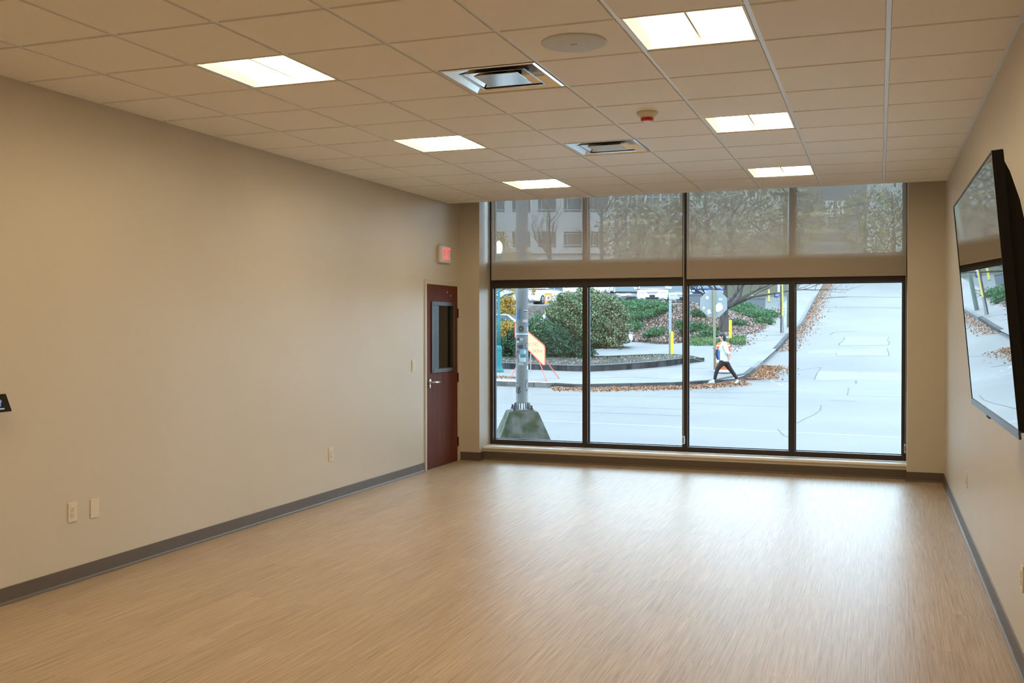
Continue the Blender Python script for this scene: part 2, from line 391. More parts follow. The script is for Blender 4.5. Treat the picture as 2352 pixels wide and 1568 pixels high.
# ------------------------------------------------------------------ baseboards (coved vinyl base)
def cove(name, runs, label):
    b = MB(); hgt_, th, toe = .102, .005, .016
    for (p, q, n) in runs:      # p->q along the wall, n = normal into room
        p, q, n = Vector((*p, 0)), Vector((*q, 0)), Vector((*n, 0)); z = Vector((0, 0, 1))
        prof_ = [(0.0005, 0.0), (toe, 0.0), (toe, .003), (.009, .008), (th, .018), (th, hgt_ - .003), (th * .4, hgt_), (0.0005, hgt_)]
        A = [p + n * a + z * c for a, c in prof_]; B = [q + n * a + z * c for a, c in prof_]; m = len(prof_)
        b.add(A + B, [(i, (i + 1) % m, m + (i + 1) % m, m + i) for i in range(m)] + [tuple(range(m)), tuple(range(m, 2 * m))])
    tag(b.build(name, BASEM), label, 'baseboard', kind='structure')
cove('baseboard_left', [((XL, YB), (XL, DY0 - .035), (1, 0))], 'dark taupe rubber base along the long beige wall')
cove('baseboard_right', [((XR, YB), (XR, YC), (-1, 0))], 'dark taupe rubber base below the television wall')
cove('baseboard_back', [((XL, YB), (XR, YB), (0, 1))], 'dark taupe rubber base along the end wall')
cove('baseboard_front', [((XL, YC), (XA + .005, YC), (0, -1)), ((XA, YC), (XA, 11.58), (1, 0)), ((XA, 11.58), (XB, 11.58), (0, -1)), ((XB, 11.58), (XB, YC), (-1, 0)), ((XB - .005, YC), (XR, YC), (0, -1))],
     'dark taupe rubber base under the window sill and piers')

# ------------------------------------------------------------------ door
d1 = thing('door_1', (XL, 10.9, 0), 'reddish mahogany door with a tall narrow glass panel beside the window pier', 'door', kind='structure')
b = MB(); fy0, fy1, fz = 10.395, 11.385, 2.172
b.box((XL - .16, fy0, 0), (XL + .012, fy0 + .05, fz)); b.box((XL - .16, fy1 - .045, 0), (XL + .012, fy1, fz)); b.box((XL - .16, fy0 + .05, fz - .05), (XL + .012, fy1 - .045, fz))
b.build('door_frame', PAINTT, d1, bevel=.003)
ly0, ly1, lz = 10.447, 11.338, 2.12
gy0, gy1, gz0, gz1 = 10.60, 11.19, 1.135, 1.895
b = MB(); xa, xb = XL - .045, XL + .004
b.box((xa, ly0, .006), (xb, gy0, lz)); b.box((xa, gy1, .006), (xb, ly1, lz)); b.box((xa, gy0, .006), (xb, gy1, gz0)); b.box((xa, gy0, gz1), (xb, gy1, lz))
b.build('leaf', DOORM, d1)
vf = MB(); q = .032
vf.box((xa - .01, gy0 - q, gz0 - q), (xb + .014, gy0 + .012, gz1 + q)).box((xa - .01, gy1 - .012, gz0 - q), (xb + .014, gy1 + q, gz1 + q)).box((xa - .01, gy0, gz0 - q), (xb + .014, gy1, gz0 + .012)).box((xa - .01, gy0, gz1 - .012), (xb + .014, gy1, gz1 + q))
vfo = vf.build('vision_frame', mat('vision_frame_brown', (.045, .034, .028), .45), d1)
MB().box((XL - .024, gy0 + .01, gz0 + .01), (XL - .018, gy1 - .01, gz1 - .01)).build('pane', DGLASS, vfo)
hd = MB().lathe([(.030, XL + .004), (.030, XL + .010), (.026, XL + .016)], (0, 10.53, 1.01), 24, 'x').build('handle_rose', CHROME, d1, smooth=True)
hd2 = MB().lathe([(.024, XL + .004), (.024, XL + .010), (.02, XL + .014)], (0, 10.53, .955), 24, 'x').build('handle_rose', CHROME, d1, smooth=True)
MB().tube([(XL + .01, 10.53, 1.0), (XL + .05, 10.53, 1.0), (XL + .058, 10.545, 1.0), (XL + .058, 10.62, .998), (XL + .056, 10.68, .996)], [.011, .011, .011, .012, .014], 10).build('lever', CHROME, hd, smooth=True)
HIN = mat('oil_bronze_hinge', (.05, .022, .016), .4, .6)
for z in (1.80, 1.02, .24):
    MB().tube([(XL + .010, ly1 + .006, z - .057), (XL + .010, ly1 + .006, z + .057)], .0085, 10).box((XL + .0035, ly1 - .012, z - .057), (XL + .006, ly1 + .028, z + .057)).build('hinge', HIN, d1)
for (y, z) in ((11.03, 2.045), (11.13, 2.005)):
    MB().box((XL + .004, y - .016, z - .007), (XL + .006, y + .016, z + .007)).build('closer_screw_plate', mat('screw_plate', (.45, .38, .3), .4), d1)
MB().box((XL - .16, fy0 + .05, 0), (XL + .01, fy1 - .045, .004)).build('threshold', mat('threshold_grey', (.3, .28, .26), .5), d1)
# vestibule behind the door glass
VW = mat('vestibule_paint', (.55, .47, .36), .7)
b = MB(); vx0, vx1, vy0, vy1 = -6.6, XL - .16, 9.6, 12.0
b.box((vx0 - .1, vy0, 0), (vx0, vy1, 2.8)); b.box((vx0, vy0 - .1, 0), (vx1, vy0, 2.8)); b.box((vx0, vy0, 2.7), (vx1, vy1, 2.8)); b.box((vx0, vy0, -.1), (vx1, vy1, 0))
b.box((-5.36, vy1 - .1, 0), (vx1, vy1, 2.7))
tag(b.build('wall_vestibule', VW), 'beige entry vestibule glimpsed through the door glass', 'wall', kind='structure')
w = thing('window_2', (-5.9, 11.95, 0), 'dark entrance glazing of the vestibule seen through the door glass', 'window', kind='structure')
MB().box((-5.42, 11.88, 0), (-5.36, 12.0, 2.7)).build('jamb', mat('vestibule_aluminium', (.25, .28, .3), .35, .8), w)
MB().box((-6.6, 11.92, 0), (-5.42, 11.97, 2.7)).build('pane', mat('smoked_glass', (.012, .016, .02), .15), w)
t = thing('vestibule_fill_lamp', (-5.35, 11.0, 2.7), 'round fill lamp added to brighten the vestibule behind the door', 'lamp')  # added fill light, lifts the beige wall seen through the door glass
MB().lathe([(.15, 2.7), (.15, 2.67), (.12, 2.65)], (-5.35, 11.0, 0), 24).build('diffuser', mat('vest_fill_glow', (.9, .9, .8), .5, emit=LAMP_COL, estr=6.), t)

# exit sign
y0, y1, z0, z1 = 10.752, 11.068, 2.382, 2.588
t = thing('exit_sign', (XL, 10.91, 2.38), 'white exit sign with glowing red letters above the wooden door', 'exit sign')
MB().box((XL, y0, z0), (XL + .042, y1, z1)).build('housing', mat('sign_white', (.72, .68, .62), .4), t, bevel=.012)
M = Matrix(((0, 0, 1, XL + .0425), (1, 0, 0, 10.93), (0, 1, 0, 2.483), (0, 0, 0, 1)))
REDL = mat('exit_red', (.6, .02, .03), .5, emit=(1, .06, .07), estr=1.6)
text_part('lettering', 'EXIT', .205, REDL, t, M, .0006, .53)
for s in (-1, 1):
    cy = 10.93 + s * .128
    MB().prism([(XL + .0425, cy - s * .012, 2.483 + .02), (XL + .0425, cy + s * .010, 2.483), (XL + .0425, cy - s * .012, 2.483 - .02)], (.0006, 0, 0)).build('chevron', mat('chevron_pink', (.70, .35, .33), .5), t)

# wall plates
def plate(wall, y, z, label, kind, grp=None):
    sx = 1 if wall == 'L' else -1; xw = XL if wall == 'L' else XR
    nm = {'outlet': 'power_outlet', 'blank': 'blank_plate', 'switch': 'light_switch'}[kind]
    t = thing(nm, (xw, y, z), label, nm.replace('_', ' '), grp)
    B = lambda a, c, e, f, g, h: MB().box((min(xw + sx * a, xw + sx * c), y + e, z + f), (max(xw + sx * a, xw + sx * c), y + g, z + h))
    B(0, .006, -.038, -.0625, .038, .0625).build('cover_plate', IVORY, t, bevel=.002)
    if kind == 'outlet':
        for dz in (-.02, .02):
            r = MB().lathe([(.0165, xw + sx * .006), (.0165, xw + sx * .0085), (.015, xw + sx * .009)], (0, y, z + dz), 20, 'x').build('receptacle', IVORY, t)
            for dy in (-.0065, .0065): B(.009, .0095, dy - .0012, dz - .001, dy + .0012, dz + .008).build('slot', DARK, r)
            B(.009, .0095, -.0025, dz - .010, .0025, dz - .005).build('slot', DARK, r)
        B(.006, .0075, -.003, -.003, .003, .003).build('screw', CHROME, t)
    elif kind == 'switch':
        B(.006, .0095, -.017, -.034, .017, .034).build('rocker', WHITE, t, bevel=.0015)
        B(.0095, .0105, -.004, -.027, .004, -.021).build('indicator', mat('ind', (.3, .3, .3), .4), t)
    else:
        for dz in (-.042, .042): B(.006, .0072, -.003, dz - .003, .003, dz + .003).build('screw', IVORY, t)
    return t
plate('L', 5.083, .455, 'ivory power outlet next to the blank plate on the long wall', 'outlet')
plate('L', 5.277, .448, 'ivory blank cover plate beside the power outlet on the long wall', 'blank')
plate('L', 8.315, .44, 'ivory power outlet low on the long wall between blank plate and door', 'outlet')
plate('L', 10.104, 1.206, 'ivory rocker light switch on the wall beside the wooden door', 'switch')
plate('R', 11.03, .452, 'ivory cover plate on the television wall in the corner by the pier', 'blank')
plate('R', 8.51, .452, 'ivory power outlet on the television wall between the corner and the television', 'outlet')
plate('R', 5.29, .445, 'ivory power outlet on the television wall below the television', 'outlet')

# touch tablet on the long wall
t = thing('touch_tablet', (XL, 4.36, 1.10), 'black touch tablet with a blue icon on a tilted wall bracket', 'tablet')
c = Vector((-4.722, 4.364, 1.198)); n = Vector((.91, 0, .41)); n.normalize(); wv = Vector((0, 1, 0)); up = n.cross(wv); up.normalize(); up = up if up.z > 0 else -up
MB().obox(c, wv * .12, up * .054, n * .006).build('case', BLACKP, t, bevel=.003)
scn = MB().obox(c + n * .0064, wv * .113, up * .049, n * .0004).build('screen', mat('tablet_screen', (.008, .008, .009), .08), t)
BLU = mat('icon_blue', (.05, .2, .6), .5, emit=(.06, .22, .75), estr=.35); LBL = mat('icon_light', (.5, .6, .8), .5, emit=(.4, .5, .8), estr=.25)
cc = c + n * .0070 + wv * .045
ring = [cc + up * .010 + (wv * math.cos(a) * .022 + up * math.sin(a) * .010) for a in [k * math.pi / 8 for k in range(17)]]
MB().tube(ring, .0022, 6).build('icon', LBL, scn)
MB().prism([cc + wv * a + up * e for a, e in ((-.017, .010), (.017, .010), (.013, -.014), (.002, -.026), (-.013, -.014))], n * .0004).build('icon', BLU, scn)
MB().obox(cc - up * .037, wv * .026, up * .0035, n * .0004).build('caption', LBL, scn)
MB().box((XL, 4.325, 1.07), (XL + .05, 4.395, 1.17)).tube([(XL + .03, 4.36, 1.12), (c.x - .006, 4.36, c.z - .02)], .016, 10).build('bracket', BLACKP, t)

# television
tc_, psi, tilt, tw = Vector((.39, 4.567, 1.749)), -.007, .093, 1.66
th_ = tw * 9 / 16
wd = Vector((math.sin(psi), math.cos(psi), 0)); nn = Vector((-math.cos(psi), math.sin(psi), 0)); up = Vector((0, 0, 1)) * math.cos(tilt) + nn * math.sin(tilt); nn = wd.cross(up); nn = nn if nn.x < 0 else -nn
t = thing('television', (.42, 4.567, 1.25), 'large black flat screen television mirroring the window on the wall mount', 'television')
SCR = mat('tv_screen', (.006, .006, .007), .012, spec=1.0, coat=1.0); SCR.node_tree.nodes['Principled BSDF'].inputs['Coat Roughness'].default_value = .0
MB().obox(tc_ - nn * .0006, wd * (tw / 2), up * (th_ / 2), nn * .0005).build('screen', SCR, t)
b = MB(); bz = .012
b.obox(tc_ - nn * .018, wd * (tw / 2 + .007), up * (th_ / 2 + .007), nn * .0165)
b.build('panel_case', BLACKP, t, bevel=.004)
b = MB()
for (cu_, hu, wv_, hv) in ((th_ / 2 + .0035, .0035, 0, tw / 2 + .007),):
    b.obox(tc_ + up * cu_, wd * hv, up * hu, nn * .002)
for s in (-1, 1): b.obox(tc_ + wd * s * (tw / 2 + .0035), wd * .0035, up * (th_ / 2 + .007), nn * .002)
b.build('bezel', DARK, t)
MB().obox(tc_ - up * (th_ / 2 + .014), wd * (tw / 2 + .012), up * .014, nn * .004).build('lower_bezel', mat('tv_chin', (.10, .11, .12), .3, .7), t)
MB().obox(tc_ - up * (th_ / 2 + .031) + wd * .1, wd * .05, up * .004, nn * .006).build('sensor_bar', DARK, t)
# back: deeper lower half with curved shoulder
P = [(.44, .035), (.40, .05), (.30, .072), (.15, .088), (0, .098), (-.02, .115), (-.42, .125), (-.462, .10), (-.47, .035)]
pl = [tc_ + up * (a * th_ / .934) - nn * e - wd * (tw / 2 - .015) for a, e in P]
MB().prism(pl, wd * (tw - .03)).build('back_shell', BLACKP, t)
m = thing('television_mount', (XR, 4.567, 1.75), 'black steel wall bracket and arm behind the television', 'tv mount')
MB().box((XR - .025, 4.27, 1.55), (XR, 4.87, 2.0)).build('wall_plate', BLACKP, m)
for s in (-1, 1):
    MB().box((.535, 4.567 + s * .2 - .02, 1.60), (XR - .02, 4.567 + s * .2 + .02, 1.93)).build('arm', BLACKP, m)
for s in (-1, 1):
    MB().obox(Vector((.52, 4.567 + s * .2, 1.76)), Vector((.008, 0, 0)), Vector((0, .02, 0)), up * .27).build('rail', BLACKP, m)

# ------------------------------------------------------------------ window 1
w1 = thing('window_1', (-2.13, YW, .165), 'wide four-bay window wall in dark bronze frames with a deep transom', 'window', kind='structure')
YG0, YG1 = YW, YW + .14
def fb(name, x0, x1, z0, z1, y0=YG0, y1=YG1): return MB().box((x0, y0, z0), (x1, y1, z1)).build(name, BRONZE, w1, bevel=.002)
MX = [(-4.58, -4.542), (-3.381, -3.318), (-2.165, -2.108), (-.954, -.894), (.244, .28)]
for a, c_ in MX: fb('mullion', a, c_, .165, 3.42, YW, YG1)
for k in range(4):
    a, c_ = MX[k][1], MX[k + 1][0]
    fb('bottom_rail', a, c_, .165, .226, YW + .001, YG1 - .001); fb('transom', a, c_, 2.124, 2.44, YW + .001, YG1 - .001); fb('head_rail', a, c_, 3.36, 3.42, YW + .001, YG1 - .001)
    for z0, z1 in ((.226, 2.124), (2.44, 3.36)):
        g = .012; yb = YW + .062
        b = MB().box((a, yb, z0), (a + g, yb + .03, z1)).box((c_ - g, yb, z0), (c_, yb + .03, z1)).box((a + g, yb, z0), (c_ - g, yb + .03, z0 + g * .8)).box((a + g, yb, z1 - g * .8), (c_ - g, yb + .03, z1))
        b.build('gasket', GASKET, w1)
        MB().box((a + .004, yb + .012, z0 + .003), (c_ - .004, yb + .018, z1 - .003)).build('pane', GLASS, w1)
    MB().box((a, YW + .03, .2262), (c_, YW + .06, .2275)).build('sill_flashing', mat('aluminium', (.6, .62, .66), .3, .9), w1)
sill = MB().box((XA, 11.565, .136), (XB, YW, .165)).build('trim_1', SILLM, bevel=.004)
tag(sill, 'white window sill running the full width below the glazing', 'window sill', kind='structure')

# roller shades
def roller(x0, x1, zb, xc, label):
    ys = 11.72
    t = thing('roller_shade', ((x0 + x1) / 2, ys, 3.45), label, 'roller shade', 'roller shades in the window')
    b = MB(); b.quad((x0, ys, zb), (x1, ys, zb), (x1, ys, 3.45), (x0, ys, 3.45)); b.build('fabric', SHADE, t)
    MB().box((x0, ys - .004, zb), (x1, ys + .006, zb + .006)).box((x0, ys - .004, zb + .030), (x1, ys + .0005, zb + .032)).build('hem_bar', mat('hem_beige', (.42, .36, .29), .6), t)
    MB().tube([(x0, ys + .03, 3.47), (x1, ys + .03, 3.47)], .03, 16).build('roller_tube', mat('tube_grey', (.5, .5, .5), .4, .6), t)
    ch = MB()
    for dy in (-.012, .012): ch.tube([(xc, ys - .02 + dy, .34), (xc, ys - .02 + dy, 3.45)], .0028, 6)
    ch.build('bead_chain', mat('chain_steel', (.62, .60, .58), .3, .9), t)
    tn = MB().box((xc - .010, ys - .045, .27), (xc + .010, ys + .012, .365)).build('chain_tensioner', CHROME, t, bevel=.003)
    MB().box((xc - .003, ys - .0465, .29), (xc + .003, ys - .045, .345)).build('slot', DARK, tn)
    MB().box((xc - .008, ys + .012, .28), (xc + .008, YW, .35)).build('standoff', CHROME, tn)
roller(-4.530, -2.150, 2.212, -2.133, 'beige mesh roller shade beside the exit door end of the window')
roller(-2.103, .268, 2.185, .268, 'beige mesh roller shade on the half of the window beside the television wall')

# ================================================================== OUTSIDE
R3 = random.Random(11); ALB = .46
CONC = noisy('street_concrete', (.160, .150, .145), (.205, .193, .186), .22, .55, 6, stretch=(1, 1, 1), spec=.4, lo=.3, hi=.7)
SIDEW = noisy('sidewalk_concrete', (.208, .195, .188), (.255, .24, .232), .5, .65, 5, lo=.3, hi=.7)
LOTM = noisy('lot_asphalt', (.195, .195, .195), (.24, .236, .236), .35, .6, 5)
BANKM = noisy('bank_mulch', (.05, .037, .03), (.12, .09, .08), 3.2, .9, 6, bump=.6, bscale=9)
UPM = noisy('upper_lot_ground', (.11, .115, .11), (.16, .165, .16), .2, .8, 4)
GRASSG = noisy('hill_ground', (.06, .065, .04), (.10, .095, .06), .15, .9, 5)
KERBM = noisy('kerb_stone', (.09, .09, .08), (.18, .18, .16), 2.5, .8, 5)
CAPK = noisy('kerb_pale', (.17, .17, .168), (.215, .213, .21), 3, .8, 5)
DKERB = noisy('kerb_dark', (.045, .047, .05), (.10, .102, .105), 3, .8, 5)
def lin(a, b, n): return [a + (b - a) * k / (n - 1) for k in range(n)]
def sheet(name, rows, m, label, cat):
    o = MB().grid(rows).build(name, m, smooth=True); return tag(o, label, cat, kind='structure')
def SP(s, d, z=None, dz=0.): return tuple(sdw(s, d, (hgt(s, d) if z is None else z) + dz))
# main and side street
st = MB()
scol = lin(-45, 8.57, 120)
st.grid([[SP(s, d, street(d)) for s in scol] for d in (12.2, 20, 26, 29)] + [[SP(s, 29 + (dk(s) + .08 - 29) * a, street(29 + (dk(s) + .08 - 29) * a)) for s in scol] for a in lin(.15, 1, 10)])
st.grid([[SP(s, d, street(d)) for s in lin(8.57, 62, 14)] for d in lin(12.2, 35.6, 26)])
st.grid([[SP(a * (62 - sc_(d)) + sc_(d) - .05, d, street(d)) for a in lin(0, 1, 14)] for d in lin(35.6, 175, 60)])
STREET = tag(st.build('street', CONC, smooth=False), 'pale concrete street outside, with a side street climbing the hill', 'street', kind='structure')
rows = [[SP(s, dk(s) + (36 - dk(s)) * a, upper(s, dk(s) + (36 - dk(s)) * a)) for s in scol] for a in lin(0, 1, 6)]
PLAZA = sheet('sidewalk', rows, SIDEW, 'pale concrete sidewalk across the street, below the planted bank', 'sidewalk')
MB().grid([[SP(sc_(d) - 1.8 * a, d, upper(sc_(d) - 1.8 * a, d)) for a in lin(0, 1, 3)] for d in lin(35.6, 150, 90)]).build('side_sidewalk', SIDEW, PLAZA, smooth=True)
ss = lambda d, n=56: lin(-45, sc_(d) - 1.8, n)
def region(d0, d1, n): return [[(lambda s_, d_: SP(s_, d_, upper(s_, d_)))(-45 + (sc_(d0(0) + (d1(0) - d0(0)) * a) - 1.8 + 45) * q, None) for q in lin(0, 1, 60)] for a in lin(0, 1, n)]
def zone(name, lo, hi, n, m, label, cat, ns=110):
    rows = []
    for a in lin(0, 1, n):
        row = []
        for q in lin(0, 1, ns):
            s = -45 + q * 60
            for _ in range(6):
                d = lo(s) + (hi(s) - lo(s)) * a; s = -45 + q * (sc_(d) - 1.8 + 45)
            d = lo(s) + (hi(s) - lo(s)) * a
            row.append(SP(s, d, upper(s, d)))
        rows.append(row)
    return sheet(name, rows, m, label, cat)
zone('parking_lot', lambda s: 35.9, db, 14, LOTM, 'lower asphalt parking drive between the planter and the bank', 'parking lot')
BANK = zone('bank', db, lambda s: db(s) + 6.5, 14, BANKM, 'mulched bank covered in fallen leaves below the parked cars', 'bank')
zone('upper_lot', lambda s: db(s) + 6.5, lambda s: 70., 8, UPM, 'upper parking lot at the top of the bank', 'parking lot')
zone('hillside', lambda s: 70., lambda s: 175., 24, GRASSG, 'rising ground behind the upper parking lot', 'hillside')
hb = []
for a in lin(0, 1, 8):
    hb.append([tuple(sdw(s, 128 + 42 * a, 4 + 24 * a + 1.5 * math.sin(s * .07) * a)) for s in lin(-70, 120, 24)])
sheet('far_hill', hb, noisy('far_hill_woods', (.26, .27, .26), (.36, .36, .34), .12, .9, 8), 'wooded hill rising behind the office building and house', 'hill')
tag(MB().box((-30, 12.0, -.35), (25, 14.05, -.10)).build('near_sidewalk', noisy('bounce_concrete', (1.15, 1.13, 1.08), (1.25, 1.23, 1.18), 2, .8)), 'concrete pavement directly outside the window under the tall pole, made extra pale to bounce daylight indoors', 'sidewalk', kind='structure')  # out of view; colour raised to bounce daylight onto the ceiling

# kerb stones along the main street and round the corner
kerb = thing('kerb', sdw(0, 32, -.22), 'stone kerb between the street and the far sidewalk', 'kerb', kind='structure')
path = [(s, dk(s)) for s in lin(-14, 8.0, 16)] + [(sc_(d), d) for d in lin(35.6, 70, 20)]
for k, ((s0, d0), (s1, d1)) in enumerate(zip(path[:-1], path[1:])):
    a = Vector((s1 - s0, d1 - d0)); L_ = a.length; a.normalize(); nrm = Vector((-a.y, a.x)) * .16
    g = a * .012; dark = 10 < k < 16 or 18 < k < 22
    pts = [(s0 + g.x, d0 + g.y), (s1 - g.x, d1 - g.y), (s1 - g.x + nrm.x, d1 - g.y + nrm.y), (s0 + g.x + nrm.x, d0 + g.y + nrm.y)]
    low_ = 36.3 < d0 < 40.5             # dropped kerb at the ramp
    zz = [street(d) + (.05 if low_ else .145) for (_, d) in pts]
    V = [sdw(s, d, street(d) - .1) for s, d in pts] + [sdw(s, d, z) for (s, d), z in zip(pts, zz)]
    MB().add(V, [(0, 3, 2, 1), (4, 5, 6, 7), (0, 1, 5, 4), (1, 2, 6, 5), (2, 3, 7, 6), (3, 0, 4, 7)]).build('kerb_stone', DKERB if dark else (KERBM if k <= 10 else CAPK), kerb)
# storm drain
sa = float(at(1265, 885, 30.4) @ RH); sb_ = float(at(1322, 885, 30.4) @ RH)
t = thing('storm_drain', sdw((sa + sb_) / 2, dk((sa + sb_) / 2) - .02, -.22), 'dark slot of a storm drain in the far kerb', 'drain')
P = [sdw(s, dk(s) - .03, z) for s, z in ((sa, -.21), (sb_, -.21), (sb_ - .03, -.12), (sb_ - .12, -.10), (sa + .12, -.10), (sa + .03, -.12))]
MB().prism(P, sdw(0, .05)).build('opening', DARK, t)

# street markings, joints and patches
WLINE = mat('road_paint', (.28, .28, .28), .5); JOINT = mat('road_joint', (.125, .125, .125), .8); PATCH = noisy('road_patch', (.215, .203, .196), (.24, .227, .22), 1.2, .6)
def strip(pix, w, m, name, dz=.0012):
    P = []
    for (u, v) in pix:
        s, d = ground(u, v); P.append((s, d))
    L_, R_ = [], []
    for i, (s, d) in enumerate(P):
        q0, q1 = P[max(i - 1, 0)], P[min(i + 1, len(P) - 1)]; a = Vector((q1[0] - q0[0], q1[1] - q0[1])); a.normalize(); n = Vector((-a.y, a.x)) * w / 2
        L_.append(SP(s - n.x, d - n.y, hgt(s, d), dz)); R_.append(SP(s + n.x, d + n.y, hgt(s, d), dz))
    return MB().grid([L_, R_]).build(name, m, STREET)
strip([(1140, 960.5), (1400, 973), (1700, 987), (2090, 1005)], .11, WLINE, 'lane_line')
for px, w in (([(1225, 905), (1400, 909), (1700, 914)], .03), ([(1140, 925), (1350, 932), (1600, 941)], .03), ([(1250, 944), (1420, 949), (1570, 955)], .04),
              ([(1700, 873), (1828, 876), (1960, 872), (2090, 875)], .06), ([(1828, 851), (1872, 845), (1886, 843)], .04), ([(1886, 843), (1876, 858), (1870, 872)], .035), ([(1940, 775), (1936, 783), (1928, 788), (1927, 793)], .05), ([(2041, 774), (2038, 781), (2043, 786), (2040, 792)], .05), ([(2037, 800), (2040, 808), (2042, 817)], .05), ([(1921, 810), (1921, 817), (2041, 818)], .04), ([(1927, 793.5), (2041, 792.5)], .04),
              ([(1966, 873), (1966, 882)], .05), ([(1950, 890), (1946, 908)], .03), ([(1946, 908), (2000, 910), (2090, 912)], .03), ([(1886, 930), (1884, 942), (1870, 952), (1852, 960), (1830, 972)], .03),
              ([(1905, 919), (1968, 922)], .08), ([(1905, 769), (1915, 763), (1966, 760)], .06), ([(1828, 684), (1950, 681), (2090, 683)], .25), ([(1890, 706), (2000, 706), (2090, 708)], .12),
              ([(1580, 925), (1700, 931), (1812, 934)], .03), ([(1580, 899), (1690, 902), (1812, 898)], .04), ([(1786, 985), (1800, 1000), (1812, 1004)], .025)):
    strip(px, w, JOINT, 'pavement_crack', .0016)
def rpatch(pix, dz=.0012):
    P = [ground(u, v) for u, v in pix]; MB().add([SP(s, d, None, dz) for s, d in P], [tuple(range(len(P)))]).build('pavement_patch', PATCH, STREET)
rpatch([(1927, 793), (2041, 792), (2042, 774), (1940, 775)]); rpatch([(1921, 816), (2041, 817), (2038, 800), (1922, 803)]); rpatch([(1856, 811), (1921, 811), (1921, 803), (1860, 804)])
rpatch([(1872, 872), (2090, 873), (2090, 856), (1880, 852)])
for px, w in (([(1240, 869), (1337, 871)], .03), ([(1353, 868), (1460, 866), (1567, 872)], .03), ([(1582, 846), (1640, 845)], .03), ([(1690, 842), (1740, 843)], .03), ([(1720, 783), (1775, 781)], .05), ([(1735, 770), (1812, 769)], .06), ([(1140, 867.5), (1182, 867.5)], .05)):
    o = strip(px, w, JOINT, 'sidewalk_joint', .003); o.parent = PLAZA

# ------------------------------------------------------------------ foliage helpers
def leafcloud(name, mats, pts, nrm, size, parent, rng, asp=.5):
    n = len(pts); pts = np.asarray(pts); 
    a = rng.normal(size=(n, 3)); a /= np.linalg.norm(a, axis=1)[:, None]
    c = rng.normal(size=(n, 3)); b = np.cross(a, c); b /= np.linalg.norm(b, axis=1)[:, None]
    sz = size * rng.uniform(.6, 1.3, n)[:, None]
    V = np.empty((n, 4, 3)); V[:, 0] = pts - a * sz; V[:, 1] = pts + b * sz * asp; V[:, 2] = pts + a * sz; V[:, 3] = pts - b * sz * asp
    me = bpy.data.meshes.new(name); org = np.array(worldloc(parent)) if parent else np.zeros(3)
    V = (V - org).reshape(-1, 3); me.vertices.add(4 * n); me.vertices.foreach_set('co', V.ravel())
    me.loops.add(4 * n); me.loops.foreach_set('vertex_index', np.arange(4 * n)); me.polygons.add(n); me.polygons.foreach_set('loop_start', np.arange(0, 4 * n, 4))
    for m in mats: me.materials.append(m)
    me.polygons.foreach_set('material_index', rng.integers(0, len(mats), n)); me.update(calc_edges=True); me.validate()
    o = bpy.data.objects.new(name, me); COL.objects.link(o)
    if parent: o.parent = parent
    return o
def blob(rng, c, r, n, fill=.35, lump=.22):
    q = rng.normal(size=(n, 3)); q /= np.linalg.norm(q, axis=1)[:, None]
    ph = rng.uniform(0, 6.28, 6)
    k = 1 + lump * (np.sin(q[:, 0] * 5 + ph[0]) * np.sin(q[:, 1] * 6 + ph[1]) + .6 * np.sin(q[:, 2] * 9 + ph[2] + q[:, 0] * 7))
    rad = (1 - fill * rng.random(n) ** 2) * k
    q = q * rad[:, None] * np.array(r)
    M = np.stack([RH, FH, np.array([0, 0, 1.])])
    return np.array(c) + q @ M
GR = [mat('leaf_g%d' % i, c, .6) for i, c in enumerate(((0.060, 0.170, 0.076), (0.102, 0.255, 0.102), (0.170, 0.340, 0.136), (0.272, 0.408, 0.204)))]
DG = [mat('leaf_d%d' % i, c, .6) for i, c in enumerate(((0.017, 0.051, 0.031), (0.034, 0.093, 0.054), (0.076, 0.187, 0.111)))]
OL = [mat('leaf_o%d' % i, c, .6) for i, c in enumerate(((0.076, 0.128, 0.058), (0.141, 0.204, 0.102), (0.255, 0.281, 0.153), (0.332, 0.255, 0.167), (0.383, 0.383, 0.255)))]
AU = [mat('leaf_a%d' % i, c, .6) for i, c in enumerate(((0.580, 0.243, 0.037), (0.673, 0.374, 0.056), (0.468, 0.422, 0.075), (0.206, 0.281, 0.056), (0.515, 0.160, 0.056)))]
LIT = [mat('litter_%d' % i, c, .8) for i, c in enumerate(((0.318, 0.235, 0.206), (0.440, 0.347, 0.309), (0.224, 0.141, 0.112), (0.374, 0.206, 0.141), (0.524, 0.440, 0.403)))]
ORL = [mat('gutter_leaf_%d' % i, c, .8) for i, c in enumerate(((0.371, 0.149, 0.068), (0.446, 0.238, 0.134), (0.267, 0.104, 0.059), (0.460, 0.335, 0.246)))]
BARK = noisy('bark', (.05, .042, .04), (.11, .096, .09), 9, .9, 5, stretch=(1, 1, .2))
rng = np.random.default_rng(5)
def shrub(name, u, v, d, r, n, mats, size, label, cat='shrub', group=None, stems=0, base_v=None, lump=.22):
    n = int(n * 2.2); size *= .62
    c = at(u, v, d); s_ = float(c @ RH); g = hgt(s_, d); base = sdw(s_, d, g)
    t = thing(name, base, label, cat, group)
    leafcloud('foliage', mats, blob(rng, c, r, n, lump=lump), None, size, t, rng)
    core(t, c, [q * .72 for q in r])
    b = MB()
    for k in range(max(stems, 3)):
        a = R3.uniform(-1, 1); e = R3.uniform(-1, 1)
        b.tube([base + Vector((a * .1, e * .1, -.02)), Vector(c) + Vector((a * r[0] * .3, e * r[1] * .3, -.35 * r[2])), Vector(c) + Vector((a * r[0] * .7, e * r[1] * .6, .3 * r[2]))], [.03, .022, .008] if r[2] > .5 else [.012, .009, .004], 5)
    b.build('stems', BARK, t); return t
